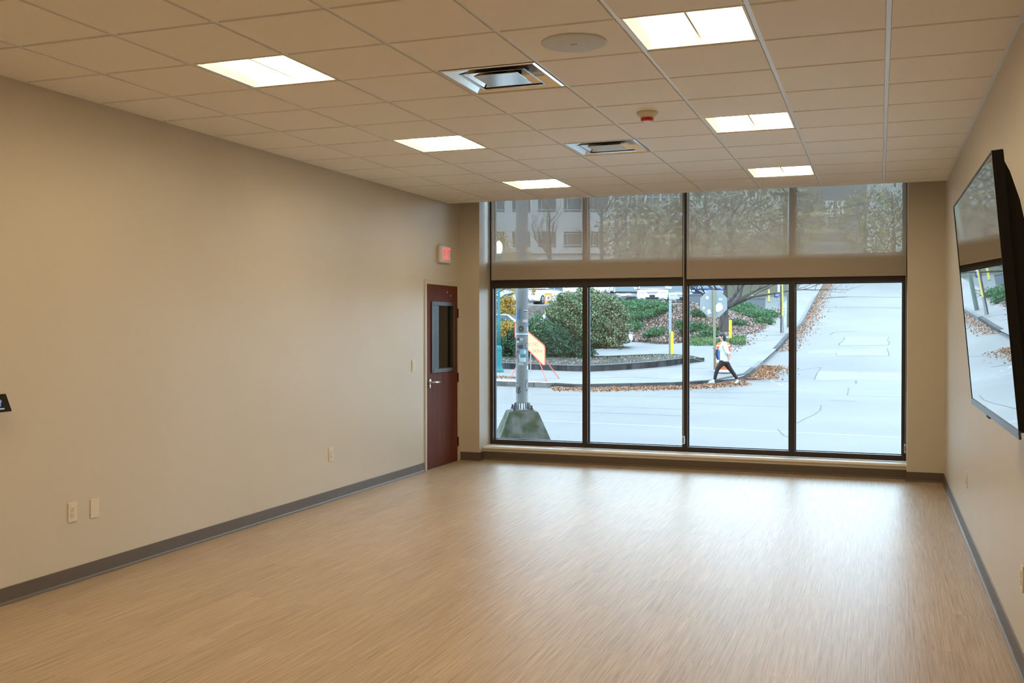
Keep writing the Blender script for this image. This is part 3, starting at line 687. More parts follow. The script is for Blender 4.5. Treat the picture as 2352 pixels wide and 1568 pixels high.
def core(t, c, r):
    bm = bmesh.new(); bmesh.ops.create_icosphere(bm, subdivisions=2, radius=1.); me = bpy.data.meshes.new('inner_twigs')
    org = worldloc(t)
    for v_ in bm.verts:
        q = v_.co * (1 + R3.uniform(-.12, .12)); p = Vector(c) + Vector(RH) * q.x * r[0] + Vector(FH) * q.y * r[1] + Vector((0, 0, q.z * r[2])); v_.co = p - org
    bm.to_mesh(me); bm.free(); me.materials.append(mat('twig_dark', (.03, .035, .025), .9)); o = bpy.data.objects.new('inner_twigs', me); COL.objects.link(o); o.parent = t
def branch(b, p, dr, ln, r, depth, rg, gnarl=.35, up=.05):
    pts = [p]; rs = [r]; q = Vector(p); dd = Vector(dr)
    for k in range(4):
        dd = dd + Vector((rg.uniform(-1, 1), rg.uniform(-1, 1), rg.uniform(-.6, .8))) * gnarl * .5 + Vector((0, 0, up)); dd.normalize()
        q = q + dd * ln / 4; pts.append(q.copy()); rs.append(r * (1 - .11 * (k + 1)))
    b.tube(pts, rs, 6 if r > .03 else 4)
    ends = [(pts[-1], dd)]
    if depth > 0:
        for k in (1, 2, 3, 4, 4):
            nd = dd + Vector((rg.uniform(-1, 1), rg.uniform(-1, 1), rg.uniform(-.35, .7))) * .95; nd.normalize()
            ends += branch(b, pts[k], nd, ln * rg.uniform(.5, .75), rs[k] * .55, depth - 1, rg, gnarl, up)
    return ends

# ------------------------------------------------------------------ planter island
isl = thing('planter_wall', sdw(2, 35.6, .08), 'low curved dark stone wall edging the planting bed', 'retaining wall', kind='structure')
front = [(1095, 846), (1160, 847), (1240, 849), (1300, 852), (1352, 853), (1400, 851), (1450, 848), (1500, 844), (1540, 840), (1565, 836), (1590, 833), (1606, 831), (1618, 830)]
topv = [(1095, 831), (1160, 832), (1240, 835), (1300, 837.5), (1352, 838), (1400, 836), (1450, 832.5), (1500, 829), (1540, 824.5), (1565, 821.5), (1590, 822), (1606, 826), (1618, 829.5)]
STONE = noisy('wall_stone', (.022, .023, .025), (.07, .072, .075), 2.6, .85, 6, stretch=(1.5, 1.5, .5)); CAP = noisy('wall_cap', (.14, .145, .145), (.20, .205, .205), 5, .8)
FR = []
for (u, v), (u2, v2) in zip(front, topv):
    s, d = ground(u, v); z0 = hgt(s, d); z1 = at(u2, v2, d)[2]; FR.append((s, d, z0, max(z1, z0 + .02)))
for a, c_ in zip(FR[:-1], FR[1:]):
    g = .006 / max(.2, math.hypot(c_[0] - a[0], c_[1] - a[1]))
    A = [a[k] + (c_[k] - a[k]) * g for k in range(4)]; B = [c_[k] - (c_[k] - a[k]) * g for k in range(4)]
    V = [sdw(A[0], A[1], A[2] - .1), sdw(B[0], B[1], B[2] - .1), sdw(B[0], B[1] + .22, B[2] - .1), sdw(A[0], A[1] + .22, A[2] - .1),
         sdw(A[0], A[1], A[3] - .03), sdw(B[0], B[1], B[3] - .03), sdw(B[0], B[1] + .22, B[3] - .03), sdw(A[0], A[1] + .22, A[3] - .03)]
    F6 = [(0, 3, 2, 1), (4, 5, 6, 7), (0, 1, 5, 4), (1, 2, 6, 5), (2, 3, 7, 6), (3, 0, 4, 7)]
    MB().add(V, F6).build('wall_stone', STONE, isl)
    V = [sdw(p[0], p[1] + o, p[3] + z) for z in (-.03, 0) for p, o in ((A, -.02), (B, -.02), (B, .24), (A, .24))]
    MB().add(V, F6).build('coping_stone', CAP, isl)
bedb = [(1095, 817), (1160, 817), (1240, 818), (1300, 819), (1352, 820.5), (1400, 820.5), (1450, 820), (1500, 819.3), (1540, 818.5), (1565, 818.5), (1590, 821), (1606, 825), (1618, 829)]
rows = [[tuple(sdw(f[0], f[1] + .2, f[3] - .03)) for f in FR]]
BB = []
for (u, v), f in zip(bedb, FR):
    s = f[0]; d = f[1] + .2
    while at(u, v, d)[2] > hgt(s, d) + .06 and d < 60: d += .05
    BB.append((float(at(u, v, d) @ RH), d))
rows.append([tuple(sdw((f[0] + q[0]) / 2, (f[1] + q[1]) / 2, (f[3] + hgt(*q) + .08) / 2 + .06)) for f, q in zip(FR, BB)])
rows.append([tuple(sdw(q[0], q[1], hgt(*q) + .04)) for q in BB])
bed = sheet('planting_bed', rows, noisy('bed_mulch', (.03, .027, .024), (.08, .075, .068), 4, .9, 6, bump=.5), 'dark mulched planting bed behind the low stone wall', 'planting bed')
bkerb = [q for q in BB]
MB().tube([sdw(s, d + .08, hgt(s, d + .08) + .05) for s, d in BB], .07, 6).build('bed_edging', DKERB, bed)
pts = []
for k in range(2600):
    i = R3.random() * (len(FR) - 1.001); a = int(i); fr_ = i - a; q = R3.random()
    f = [FR[a][m] + (FR[a + 1][m] - FR[a][m]) * fr_ for m in range(4)]; g_ = [BB[a][m] + (BB[a + 1][m] - BB[a][m]) * fr_ for m in range(2)]
    s = f[0] + (g_[0] - f[0]) * q; d = f[1] + .2 + (g_[1] - f[1] - .2) * q; pts.append(tuple(sdw(s, d, (f[3]) * (1 - q) + (hgt(*g_) + .05) * q + .03 + .10 * q * (1 - q))))
o = leafcloud('bed_leaves', LIT + GR[2:], pts, None, .03, bed, rng); o['kind'] = 'stuff'

# hedge, big bush, trees
shrub('hedge_shrub', 1160, 783, 40.4, (.95, .8, .85), 5200, DG + GR[1:3], .055, 'dense green hedge shrub behind the teal lamp post', group=None, stems=6)
shrub('hedge_shrub', 1232, 778, 40.6, (.80, .75, .92), 5200, DG + GR[1:3], .055, 'dense green hedge shrub behind the orange diamond sign', stems=6)
shrub('hedge_shrub', 1275, 790, 40.2, (.60, .7, .70), 3800, DG, .055, 'darkest hedge shrub between the diamond sign and the big bush', stems=6)
shrub('hedge_shrub', 1330, 805, 40.5, (.65, .6, .50), 2800, DG, .055, 'low dark shrub under the big olive bush', stems=6)
bush = shrub('large_bush', 1352, 733, 41.2, (1.55, 1.1, 1.20), 15000, OL + GR[:2], .075, 'large olive green bush turning reddish above the planting bed', stems=12, lump=.16)
leafcloud('outer_foliage', OL, blob(rng, at(1405, 755, 41.0), (.80, .7, .75), 9000, lump=.2), None, .045, bush, rng)
leafcloud('outer_foliage', OL + GR[1:3], blob(rng, at(1300, 718, 41.0), (.75, .7, .65), 8000, lump=.2), None, .045, bush, rng)
leafcloud('outer_foliage', OL, blob(rng, at(1345, 690, 41.2), (1.15, .7, .45), 4200, fill=.8, lump=.3), None, .045, bush, rng)
# autumn tree
base = sdw(float(at(1128, 845, 39) @ RH), 39, .3)
tr = thing('autumn_tree', base, 'small tree with orange and yellow autumn leaves by the teal lamp post', 'tree')
b = MB(); b.tube([base + Vector((0, 0, -.05)), base + Vector((.05, 0, 1.2)), base + Vector((.1, .1, 2.6)), base + Vector((.1, .1, 4.2))], [.09, .075, .06, .03], 8)
for (u, v) in ((1165, 690), (1186, 672), (1175, 715), (1160, 745), (1150, 660), (1150, 705), (1205, 650), (1226, 668), (1180, 640)):
    e = Vector(at(u, v, 38.7)); m_ = base + Vector((.08, .08, max(1.2, (e.z - base.z) * .85))); b.tube([m_, (m_ + e) / 2 + Vector((0, 0, .12)), e], [.03, .02, .006], 5)
b.build('branches', BARK, tr)
for (u, v, r, n) in ((1165, 692, (.38, .4, .22), 330), (1176, 713, (.3, .4, .2), 240), (1155, 705, (.3, .4, .25), 240), (1163, 748, (.32, .4, .2), 260), (1150, 765, (.25, .3, .2), 150), (1186, 672, (.25, .3, .2), 90), (1226, 668, (.09, .2, .2), 60), (1155, 655, (.4, .4, .25), 90), (1190, 600, (.9, .8, .5), 600), (1140, 560, (.9, .8, .6), 600)):
    leafcloud('foliage', AU, blob(rng, at(u, v, 38.7), r, int(n * 1.9), fill=.9), None, .05, tr, rng, .4)
# bare oak-like tree on the bank
s, d = ground(1661, 765); base = sdw(s, d, hgt(s, d))
tr = thing('bare_tree', base, 'leafless spreading tree standing on the leaf-covered bank', 'tree')
b = MB(); zt = Vector(at(1664, 705, d))
b.tube([base + Vector((0, 0, -.1)), base + Vector((0, 0, .12)), (base + zt) / 2, zt], [.34, .25, .20, .19], 12)
rg = random.Random(3)
for (u, v, dd_, r) in ((1590, 660, -.5, .09), (1615, 640, .8, .10), (1668, 640, 0, .13), (1735, 668, -.3, .10), (1790, 672, .4, .07), (1720, 640, .6, .10), (1640, 655, -1., .07), (1700, 690, -.6, .06)):
    e = Vector(at(u, v, d + dd_)); m_ = (zt + e) / 2 + Vector((0, 0, rg.uniform(-.1, .25)))
    b.tube([zt - Vector((0, 0, .08)), m_, e], [r * 1.15, r * .8, r * .45], 7)
    dr = (e - zt); dr.normalize()
    branch(b, e, dr, 2.2, r * .45, 2, rg, .6); branch(b, m_, (dr + Vector((rg.uniform(-.5, .5), rg.uniform(-.5, .5), .6))).normalized(), 1.7, r * .4, 2, rg, .6)
b.build('trunk_and_branches', BARK, tr)
# low evergreens on the bank
GRP = 'low juniper shrubs on the leafy bank'
def low(u, v, r, lab, mats=None, n=1100):
    s, d = ground(u, v + r * 8); g = hgt(s, d); c = at(u, v, d); base = sdw(s, d, g)
    t = thing('juniper_shrub', base, lab, 'shrub', GRP)
    cc = np.array(sdw(s, d, g + r * .22)); leafcloud('foliage', mats or (GR[:3] + DG[1:]), blob(rng, cc, (r, r * .8, r * .42), n * 2, fill=.5, lump=.3), None, .05, t, rng, .35)
    b = MB()
    for k in range(4): b.tube([base, base + Vector((R3.uniform(-.3, .3), R3.uniform(-.3, .3), .25)) * r], [.015, .005], 4)
    b.build('stems', BARK, t)
LOWA = 'low green juniper on the bank below the parked white sedan'
LOWB = 'low green juniper on the bank near the bare tree trunk'
LOWC = 'low green juniper on the bank beside the side street sidewalk'
for (u, v, r) in ((1438, 702, .75), (1468, 700, .7), (1490, 704, .8), (1515, 703, .6), (1455, 716, .8), (1462, 732, .7), (1475, 722, .6), (1447, 757, .55), (1502, 722, .6), (1530, 712, .5), (1512, 765, .6), (1495, 770, .4), (1462, 750, .55), (1570, 745, .4)): low(u, v, r, LOWA)
for (u, v, r) in ((1605, 722, .55), (1600, 754, .6), (1585, 760, .5), (1628, 770, .5), (1640, 762, .45), (1690, 745, .5)): low(u, v, r, LOWB, OL[:2] + DG[1:] + GR[:2])
for (u, v, r) in ((1690, 706, .8), (1712, 712, .8), (1728, 722, .8), (1748, 728, .7), (1765, 723, .6), (1755, 740, .5)): low(u, v, r, LOWC)
GRS = [mat('verge_%d' % i, c, .7) for i, c in enumerate(((0.075, 0.150, 0.053), (0.128, 0.217, 0.083), (0.180, 0.255, 0.120)))]
pts = []
for (u0, u1, v0, v1, n) in ((1578, 1640, 781, 794, 2200), (1676, 1712, 777, 793, 1700), (1640, 1680, 784, 793, 900)):
    for k in range(n):
        s, d = ground(R3.uniform(u0, u1), R3.uniform(v0, v1)); pts.append(tuple(sdw(s, d, hgt(s, d) + R3.uniform(0, .16))))
o = leafcloud('verge_grass', GRS, pts, None, .07, None, rng, .2); tag(o, 'strip of bright green grass at the foot of the leafy bank', 'grass', kind='stuff')
# leaf litter
pts = []
for k in range(30000):
    u = R3.uniform(1395, 1795); v = R3.uniform(696, 800); s, d = ground(u, v, 40) if k % 3 == 0 else (None, None)
    if s is None:
        d = R3.uniform(46, 58); s = R3.uniform(3, sc_(d) - 1.6)
    if d < db(s) - .1 or d > db(s) + 7.2 or s > sc_(d) - 1.5: continue
    pts.append(tuple(sdw(s, d, hgt(s, d) + R3.uniform(.01, .07))))
for k in range(600):
    d = R3.uniform(40, 60); s = sc_(d) - 1.8 + R3.gauss(0, .3); pts.append(tuple(sdw(s, d, hgt(s, d) + .02)))
o = leafcloud('fallen_leaves', LIT, pts, None, .055, None, rng, .7); tag(o, 'brown and pinkish fallen leaves lying all over the bank', 'leaves', kind='stuff')
pts = []
for k in range(6000):
    s = R3.uniform(1.2, 7.6); dd_ = abs(R3.gauss(0, .55)); d = dk(s) - .05 - dd_; pts.append(tuple(sdw(s, d, street(d) + R3.uniform(.005, .05))))
for k in range(400):
    s = R3.uniform(-2, .2); d = dk(s) + .9 + R3.gauss(0, .2); pts.append(tuple(sdw(s, d, hgt(s, d) + .02)))
for k in range(6000):
    d = R3.uniform(33.5, 36.8) if k % 3 == 0 else R3.uniform(41, 92); s = sc_(d) + abs(R3.gauss(0, .45 if d < 40 else .42)) + .05; pts.append(tuple(sdw(s, d, street(d) + R3.uniform(.01, .06))))
o = leafcloud('gutter_leaves', ORL, pts, None, .036, None, rng, .7); tag(o, 'orange-brown leaves drifted along the street gutter', 'leaves', kind='stuff')

# ------------------------------------------------------------------ utility pole on its pedestal
pc = Vector(at(1199, 940, 14.5)); px_, py_ = pc.x, pc.y
t = thing('utility_pole', (px_, py_, -.10), 'thick grey metal pole plastered with stickers on a mossy concrete pedestal', 'pole')
STEEL = noisy('galvanised_pole', (.16, .168, .172), (.225, .23, .235), 5, .5, 5, stretch=(1, 1, .3))
MOSS = noisy('mossy_concrete', (.052, .070, .030), (.165, .160, .148), 5, .9, 8, bump=.5, lo=.40, hi=.62)
ca, sa_ = math.cos(YAW + .12), math.sin(YAW + .12)
def rq(h, z): return [(px_ + ca * a * h - sa_ * e * h, py_ + sa_ * a * h + ca * e * h, z) for a, e in ((-1, -1), (1, -1), (1, 1), (-1, 1))]
b = MB(); V = rq(.44, -.12) + rq(.36, .05) + rq(.215, .405) + rq(.20, .43)
b.add(V, [(0, 3, 2, 1), (12, 13, 14, 15)] + [(r * 4 + k, r * 4 + (k + 1) % 4, r * 4 + 4 + (k + 1) % 4, r * 4 + 4 + k) for r in range(3) for k in range(4)])
b.build('pedestal', MOSS, t)
MB().add(rq(.155, .43) + rq(.155, .452), [(0, 3, 2, 1), (4, 5, 6, 7)] + [(k, (k + 1) % 4, 4 + (k + 1) % 4, 4 + k) for k in range(4)]).build('base_plate', STEEL, t)
pr = .0885
for k in range(8):
    a = YAW + .2 + k * math.pi / 4; dv = Vector((math.cos(a), math.sin(a), 0)); tv = Vector((-dv.y, dv.x, 0)) * .005; c0 = Vector((px_, py_, 0))
    MB().prism([c0 + dv * pr + Vector((0, 0, .545)) - tv, c0 + dv * (pr + .02) + Vector((0, 0, .545)) - tv, c0 + dv * .145 + Vector((0, 0, .455)) - tv, c0 + dv * pr + Vector((0, 0, .455)) - tv], tv * 2).build('gusset', STEEL, t)
for k in range(4):
    a = YAW + .12 + math.pi / 4 + k * math.pi / 2; q = Vector((px_ + math.cos(a) * .175, py_ + math.sin(a) * .175, 0))
    MB().lathe([(.022, .452), (.022, .478), (.012, .48), (.012, .515)], q, 6).build('anchor_bolt', mat('bolt_dark', (.06, .065, .07), .5, .7), t)
sh = MB().lathe([(pr + .012, .545), (pr + .012, .555), (pr, .56), (pr + .001, 1.25), (pr, 2.0), (.084, 5), (.08, 7.5)], (px_, py_, 0), 32).build('shaft', STEEL, t, smooth=True)
phi0 = math.atan2(-py_, -px_)
def sticker(u0, u1, v0, v1, col, nm='sticker', shape='rect', rr=pr + .0032):
    zt, zb = at(1199, v0, 14.5 - pr)[2], at(1199, v1, 14.5 - pr)[2]
    f = lambda u: math.asin(max(-.97, min(.97, (u - 1201) / 15.2)))
    a0, a1 = phi0 + f(u0), phi0 + f(u1); n = 19; m_ = mat('stk_%.2f_%.2f_%.2f' % col, col, .55)
    pt = lambda a, z: (px_ + rr * math.cos(a), py_ + rr * math.sin(a), z)
    b = MB()
    if shape == 'rect': b.grid([[pt(a, zb) for a in lin(a0, a1, n)], [pt(a, zt) for a in lin(a0, a1, n)]])
    else:
        ac, zc, ra, rz = (a0 + a1) / 2, (zt + zb) / 2, (a1 - a0) / 2, (zt - zb) / 2
        if shape == 'disc': b.grid([[pt(ac + k * ra * math.cos(q), zc + k * rz * math.sin(q)) for q in lin(0, 2 * math.pi, 25)] for k in (.01, .25, .5, .75, 1)])
        else: b.grid([[pt(ac + k * ra * math.cos(q), zc + k * rz * math.sin(q)) for q in lin(0, 2 * math.pi, 21)] for k in (.82, .91, 1)])
    return b.build(nm, m_, t, fix=False)
for a in ((1189, 1197, 716.5, 732, (.03, .14, .30)), (1190, 1198, 709, 715, (.10, .13, .14)), (1206, 1214, 712, 714, (.75, .78, .8)), (1206.5, 1213, 713, 715.2, (.02, .02, .025)),
          (1202, 1214, 733.5, 740, (.55, .42, .48)), (1213.5, 1216.5, 751, 760, (.55, .62, .66)), (1186.5, 1216.5, 765, 769, (.52, .58, .64)), (1187, 1216, 769, 770.3, (.10, .10, .12)),
          (1188, 1195, 776.5, 781, (.05, .05, .07)), (1196, 1203.5, 776, 782, (.35, .52, .60)), (1189, 1194, 783, 786, (.65, .66, .68)), (1196, 1203, 783, 786, (.30, .31, .34)),
          (1190, 1203.5, 792, 800, (.07, .065, .075)), (1209, 1217, 789, 800, (.08, .08, .10)), (1210, 1216.5, 791, 793, (.6, .6, .65)), (1210, 1216.5, 795, 798, (.5, .5, .55)),
          (1196, 1210, 802, 814, (.20, .42, .55)), (1205, 1211, 805, 811, (.55, .62, .72)), (1186, 1190, 814, 824, (.20, .10, .14)), (1194, 1196.5, 814, 824, (.55, .62, .63)),
          (1202.5, 1209.5, 816, 820.5, (.02, .28, .26)), (1195, 1210.5, 821, 831, (.48, .60, .62)), (1192.5, 1205, 832, 839, (.38, .44, .46)), (1212.5, 1216.5, 840, 849, (.60, .66, .70)), (1188, 1192, 805, 811, (.06, .07, .09)), (1186, 1189, 698, 706, (.32, .24, .36))):
    sticker(*a)
sticker(1192, 1205, 748, 762, (.05, .058, .055), shape='disc'); sticker(1196, 1201, 752.5, 757.5, (.16, .17, .15), shape='disc', rr=pr + .0038)
sticker(1211, 1219, 778, 786.5, (.42, .22, .08), shape='disc'); sticker(1209, 1217.5, 872, 898, (.10, .11, .13), 'graffiti_ring', 'ring')
GRA = mat('graffiti_ink', (.02, .02, .025), .6)
def scrawl(pix, w=.0035):
    P = []
    for u, v in pix:
        a = phi0 + math.asin(max(-.97, min(.97, (u - 1201) / 15.2))); z = at(1199, v, 14.5 - pr)[2]; P.append((px_ + (pr + .0015) * math.cos(a), py_ + (pr + .0015) * math.sin(a), z))
    MB().tube(P, w, 4).build('graffiti', GRA, t)
scrawl([(1189, 889), (1192, 896), (1190, 901), (1193, 904)]); scrawl([(1190, 890), (1194, 888.5), (1192, 898), (1192, 903), (1198, 898), (1194.5, 897), (1196.5, 886)]); scrawl([(1185.5, 880), (1189, 881), (1190.5, 877)]); scrawl([(1187.5, 884), (1187, 902)], .003)

# ------------------------------------------------------------------ teal street lamp
s, d = ground(1146, 854); base = sdw(s, d, hgt(s, d)); TEAL = mat('teal_enamel', (.03, .20, .21), .4)
t = thing('street_lamp', base, 'teal cast-iron street lamp with a lit acorn globe', 'street lamp')
k = d / FPX
Zp = lambda v: float(at(1146, v, d)[2])
c0 = (base.x, base.y, 0)
MB().lathe([(11 * k, base.z), (11 * k, Zp(850)), (8.5 * k, Zp(846)), (7 * k, Zp(840)), (6.6 * k, Zp(806)), (7.4 * k, Zp(803)), (6.8 * k, Zp(797)), (4.2 * k, Zp(793))], c0, 16).build('base', TEAL, t)
MB().lathe([(4.0 * k, Zp(794)), (3.4 * k, Zp(740)), (2.7 * k, Zp(640)), (2.4 * k, Zp(596))], c0, 12).build('shaft', TEAL, t, smooth=True)
MB().lathe([(2.4 * k, Zp(596)), (6 * k, Zp(590)), (6 * k, Zp(584)), (4.5 * k, Zp(582))], c0, 16).build('fitter', TEAL, t)
MB().lathe([(5 * k, Zp(582)), (8 * k, Zp(574)), (8.5 * k, Zp(566)), (6.5 * k, Zp(558)), (2 * k, Zp(553))], c0, 16).build('globe', mat('lit_globe', (.9, .85, .7), .4, emit=(1, .86, .55), estr=9.), t, smooth=True)
MB().lathe([(2.2 * k, Zp(553)), (1.6 * k, Zp(549)), (.3 * k, Zp(545))], c0, 12).build('finial', TEAL, t)

# ------------------------------------------------------------------ orange diamond roll-up sign on a tripod
sd = 33.0; ORG = mat('sign_orange', (.95, .58, .30), .6); ORR = mat('sign_red_edge', (.70, .10, .07), .5); LEGM = mat('tripod_red', (.60, .12, .09), .5)
g = Vector(at(1217, 876, sd)); s_ = float(np.array(g) @ RH); base = sdw(s_, sd, hgt(s_, sd))
t = thing('roadwork_sign', base, 'back of an orange diamond warning sign on a red tripod, faint lettering showing through', 'road sign')
dp = lambda u, dd, v: Vector(at(u, v, sd + dd))
T_, B_, Rr, Lf = dp(1217, .0, 762), dp(1251, -.55, 838), dp(1251, -.55, 794), dp(1183, .55, 781)
# diamond in a plane turned away from the camera
cen = Vector(at(1217, 793, sd)); tilt_ = Vector(sdw(.455, -.60)); wv = tilt_.normalized(); upv = Vector((0, 0, 1))
poly0 = [(1217, 765), (1249, 792), (1252, 799), (1252, 838), (1247, 838), (1217, 807), (1186, 779), (1183, 772), (1183, 741), (1190, 741)]
nrm = wv.cross(upv).normalized()
def onpl(u, v, off=0.):
    r = Vector(ray(u, v)); p0 = Vector(CP); q = (cen - p0).dot(nrm) / r.dot(nrm); return p0 + r * q + nrm * off
sgn = -1 if nrm.dot(Vector(FH)) > 0 else 1
MB().prism([onpl(u, v) for u, v in poly0], nrm * sgn * -.01).build('panel', ORG, t)
edge = poly0 + [poly0[0]]
for e0, e1 in zip(edge[:-1], edge[1:]): MB().tube([onpl(*e0), onpl(*e1)], .018, 6).build('edge_binding', ORR, t)
INK = mat('sign_ink', (.70, .33, .24), .6)
M3 = Matrix.Identity(4)
wx = (onpl(1240, 800) - onpl(1220, 782)); 
xdir = wv if wv.dot(Vector(RH)) > 0 else -wv
zd = nrm * sgn
def mtx(p): return Matrix(((xdir.x, upv.x, zd.x, p.x), (xdir.y, upv.y, zd.y, p.y), (xdir.z, upv.z, zd.z, p.z), (0, 0, 0, 1)))
SHEAR = Matrix.Identity(4)
text_part('lettering', 'DETOUR', .17, INK, t, mtx(onpl(1221, 791, sgn * .004)), .001, -1.)
text_part('lettering', 'AHEAD', .17, INK, t, mtx(onpl(1234, 806, sgn * .004)), .001, -1.)
for a, q in (((1237, 826), (1255, 875)), ((1252, 826), (1284, 869)), ((1186, 842), (1172, 869))):
    s, d = ground(*q); MB().tube([Vector(at(a[0], a[1], sd - .1)), sdw(s, d, hgt(s, d) + .01)], .016, 8).build('leg', LEGM, t)
MB().tube([Vector(at(1219, 855, sd)), Vector(at(1219, 770, sd))], .018, 8).build('mast', mat('mast_steel', (.4, .42, .45), .4, .7), t)
MB().tube([Vector(at(1186, 842, sd - .05)), Vector(at(1219, 832, sd)), Vector(at(1250, 826, sd - .1))], .014, 6).build('leg_hub', LEGM, t)

# ------------------------------------------------------------------ traffic drum, stop sign, bollards, posts
s, d = ground(1661.5, 855); base = sdw(s, d, hgt(s, d)); ORD = mat('drum_orange', (.80, .13, .04), .45); DWH = mat('drum_white', (.78, .76, .74), .4)
t = thing('traffic_drum', base, 'orange traffic drum with white bands behind the walking person', 'traffic drum')
c0 = (base.x, base.y, 0); z = base.z; k = d / FPX
MB().lathe([(22 * k, z), (23 * k, z + .03), (21 * k, z + .09), (17 * k, z + .10)], c0, 24).build('base_ring', mat('drum_base', (.5, .52, .55), .6), t)
hs = [(.10, .245, ORD), (.34, .24, DWH), (.49, .238, ORD), (.64, .235, DWH), (.72, .235, ORD), (.90, .232, DWH), (.94, .23, ORD), (1.0, .20, ORD), (1.03, .12, ORD)]
for (h0, r0, m_), (h1, r1, _) in zip(hs[:-1], hs[1:]): MB().lathe([(r0, z + h0), (r1, z + h1)], c0, 24).build('band', m_, t, smooth=False)
s, d = ground(1642, 850); base = sdw(s, d, hgt(s, d)); k = d / FPX
t = thing('stop_sign', base, 'grey back of an octagonal stop sign on a green-brown post with stickers', 'road sign')
POST = mat('sign_post_green', (.27, .26, .16), .6)
topz = Vector(at(1640, 666, d)); rr = Vector(RH); ff = Vector(FH)
MB().obox((base + topz) / 2 + Vector((0, 0, 0)), rr * 2.6 * k, ff * .03, (topz - base) / 2 * 1.0).build('post', POST, t)
cen = Vector(at(1640, 697, d)) + ff * .05; R_ = 33.5 * k
octp = [cen + rr * R_ * math.cos(math.pi / 8 + q * math.pi / 4) + Vector((0, 0, 1)) * R_ * math.sin(math.pi / 8 + q * math.pi / 4) for q in range(8)]
MB().prism(octp, ff * .006).build('panel', mat('sign_back_aluminium', (.30, .315, .325), .45), t)
SW = mat('sticker_white', (.72, .74, .75), .5)
fp = lambda u, v, o=.01: Vector(at(u, v, d)) + ff * (.05 - o)
MB().prism([fp(1644, 701), fp(1651, 695), (fp(1657, 696)), fp(1661, 703), fp(1660, 710), fp(1653, 715), fp(1645, 716)], ff * .002).build('sticker', SW, t)
MB().prism([fp(1624, 711), fp(1627, 713), fp(1631, 709), fp(1634.5, 719), fp(1626.5, 721.5)], ff * .002).build('sticker', SW, t)
MB().lathe([(3 * k, 0.), (3 * k, .002)], fp(1617, 707), 16, 'y').build('sticker', SW, t)
MB().prism([fp(1622, 680), fp(1628, 680), fp(1628, 686.5), fp(1622, 686.5)], ff * .002).build('sticker', SW, t)
MB().prism([fp(1651, 684), fp(1660, 684), fp(1660, 690), fp(1651, 690)], ff * .002).build('sticker', mat('sticker_pale_blue', (.45, .55, .62), .5), t)
YEL = mat('bollard_yellow', (.78, .66, .05), .5); YOL = mat('post_old_yellow', (.62, .52, .16), .6)
def bollard(u, vt, vb, r, label, m_=YEL, dd=None, nm='bollard'):
    s, d = ground(u, vb); base = sdw(s, d, hgt(s, d)); zt = float(at(u, vt, d)[2]); rr_ = r * d / FPX
    t = thing(nm, base, label, nm.replace('_', ' '))
    MB().lathe([(rr_, base.z - .02), (rr_, zt - .02), (rr_ * .8, zt), (rr_ * .1, zt + .01)], (base.x, base.y, 0), 14).build('tube', m_, t, smooth=False)
    MB().lathe([(rr_ * 1.25, base.z - .01), (rr_ * 1.25, base.z + .04)], (base.x, base.y, 0), 14).build('footing', KERBM, t); return t, base, d
tb, bb, bd = bollard(1543.5, 762, 819, 3.6, 'bright yellow bollard at the tip of the planting bed, below a grey sign post')
bollard(1677.5, 735, 784, 3.4, 'bright yellow bollard on the grass behind the walking person')
bollard(1727.5, 678, 707, 2.6, 'faded yellow post behind the junipers by the upper drive', YOL)
bollard(1766, 665, 694, 2.2, 'pale yellow post beside the small blue sign up the hill', YOL)
t = thing('sign_post', bb + Vector((.1, .15, 0)), 'grey-blue steel sign post rising behind the yellow bollard', 'sign post')
s_ = float(np.array(bb) @ RH)
p0 = sdw(s_ - .05, bd + .15, hgt(s_, bd)); zt = float(at(1541, 690, bd + .15)[2])
MB().obox((p0 + Vector((p0.x, p0.y, zt))) / 2, rr * .05, ff * .02, Vector((0, 0, (zt - p0.z) / 2))).build('channel', mat('post_grey_blue', (.36, .42, .52), .4, .5), t)
for q in range(9): MB().obox(Vector((p0.x, p0.y, zt - .1 - .12 * q)) - ff * .021, rr * .016, ff * .001, Vector((0, 0, .012))).build('hole', mat('hole_dark', (.12, .14, .2), .6), t)
# pole with yellow guy guard, green pole, small signs up the side street
s, d = ground(1799, 764); base = sdw(s, d, hgt(s, d)); k = d / FPX
t = thing('guy_wire', base, 'slanted guy wire with a long yellow guard beside the green pole', 'guy wire')
top = Vector(at(1793, 560, d + .5)); mid = Vector(at(1797.5, 726, d)); tp2 = Vector(at(1796, 640, d + .2))
MB().tube([base, mid], 2.0 * k, 8).build('anchor_sleeve', mat('guy_grey', (.28, .28, .28), .6), t)
MB().tube([mid, tp2], 2.3 * k, 8).build('yellow_guard', YOL, t); MB().tube([tp2, top], .6 * k, 5).build('cable', mat('guy_grey', (.28, .28, .28), .6), t)
MB().tube([base + Vector((-.1, 0, 0)), Vector(at(1793.5, 655, d))], 1.6 * k, 8).build('anchor_rod', BARK, t)
s, d = ground(1812, 751); base = sdw(s, d, hgt(s, d)); k = d / FPX
t = thing('wooden_pole', base, 'wide weathered green-grey wooden utility pole on the side street corner', 'pole')
MB().lathe([(4.6 * k, base.z - .1), (4.2 * k, base.z + 4), (3.8 * k, base.z + 9)], (base.x, base.y, 0), 16).build('shaft', noisy('pole_greenish', (.22, .29, .26), (.34, .40, .36), 6, .8, 5, stretch=(1, 1, .15)), t, smooth=True)
MB().obox(Vector((base.x, base.y, base.z + 6.5)), rr * .9, ff * .05, Vector((0, 0, .06))).build('crossarm', BARK, t)
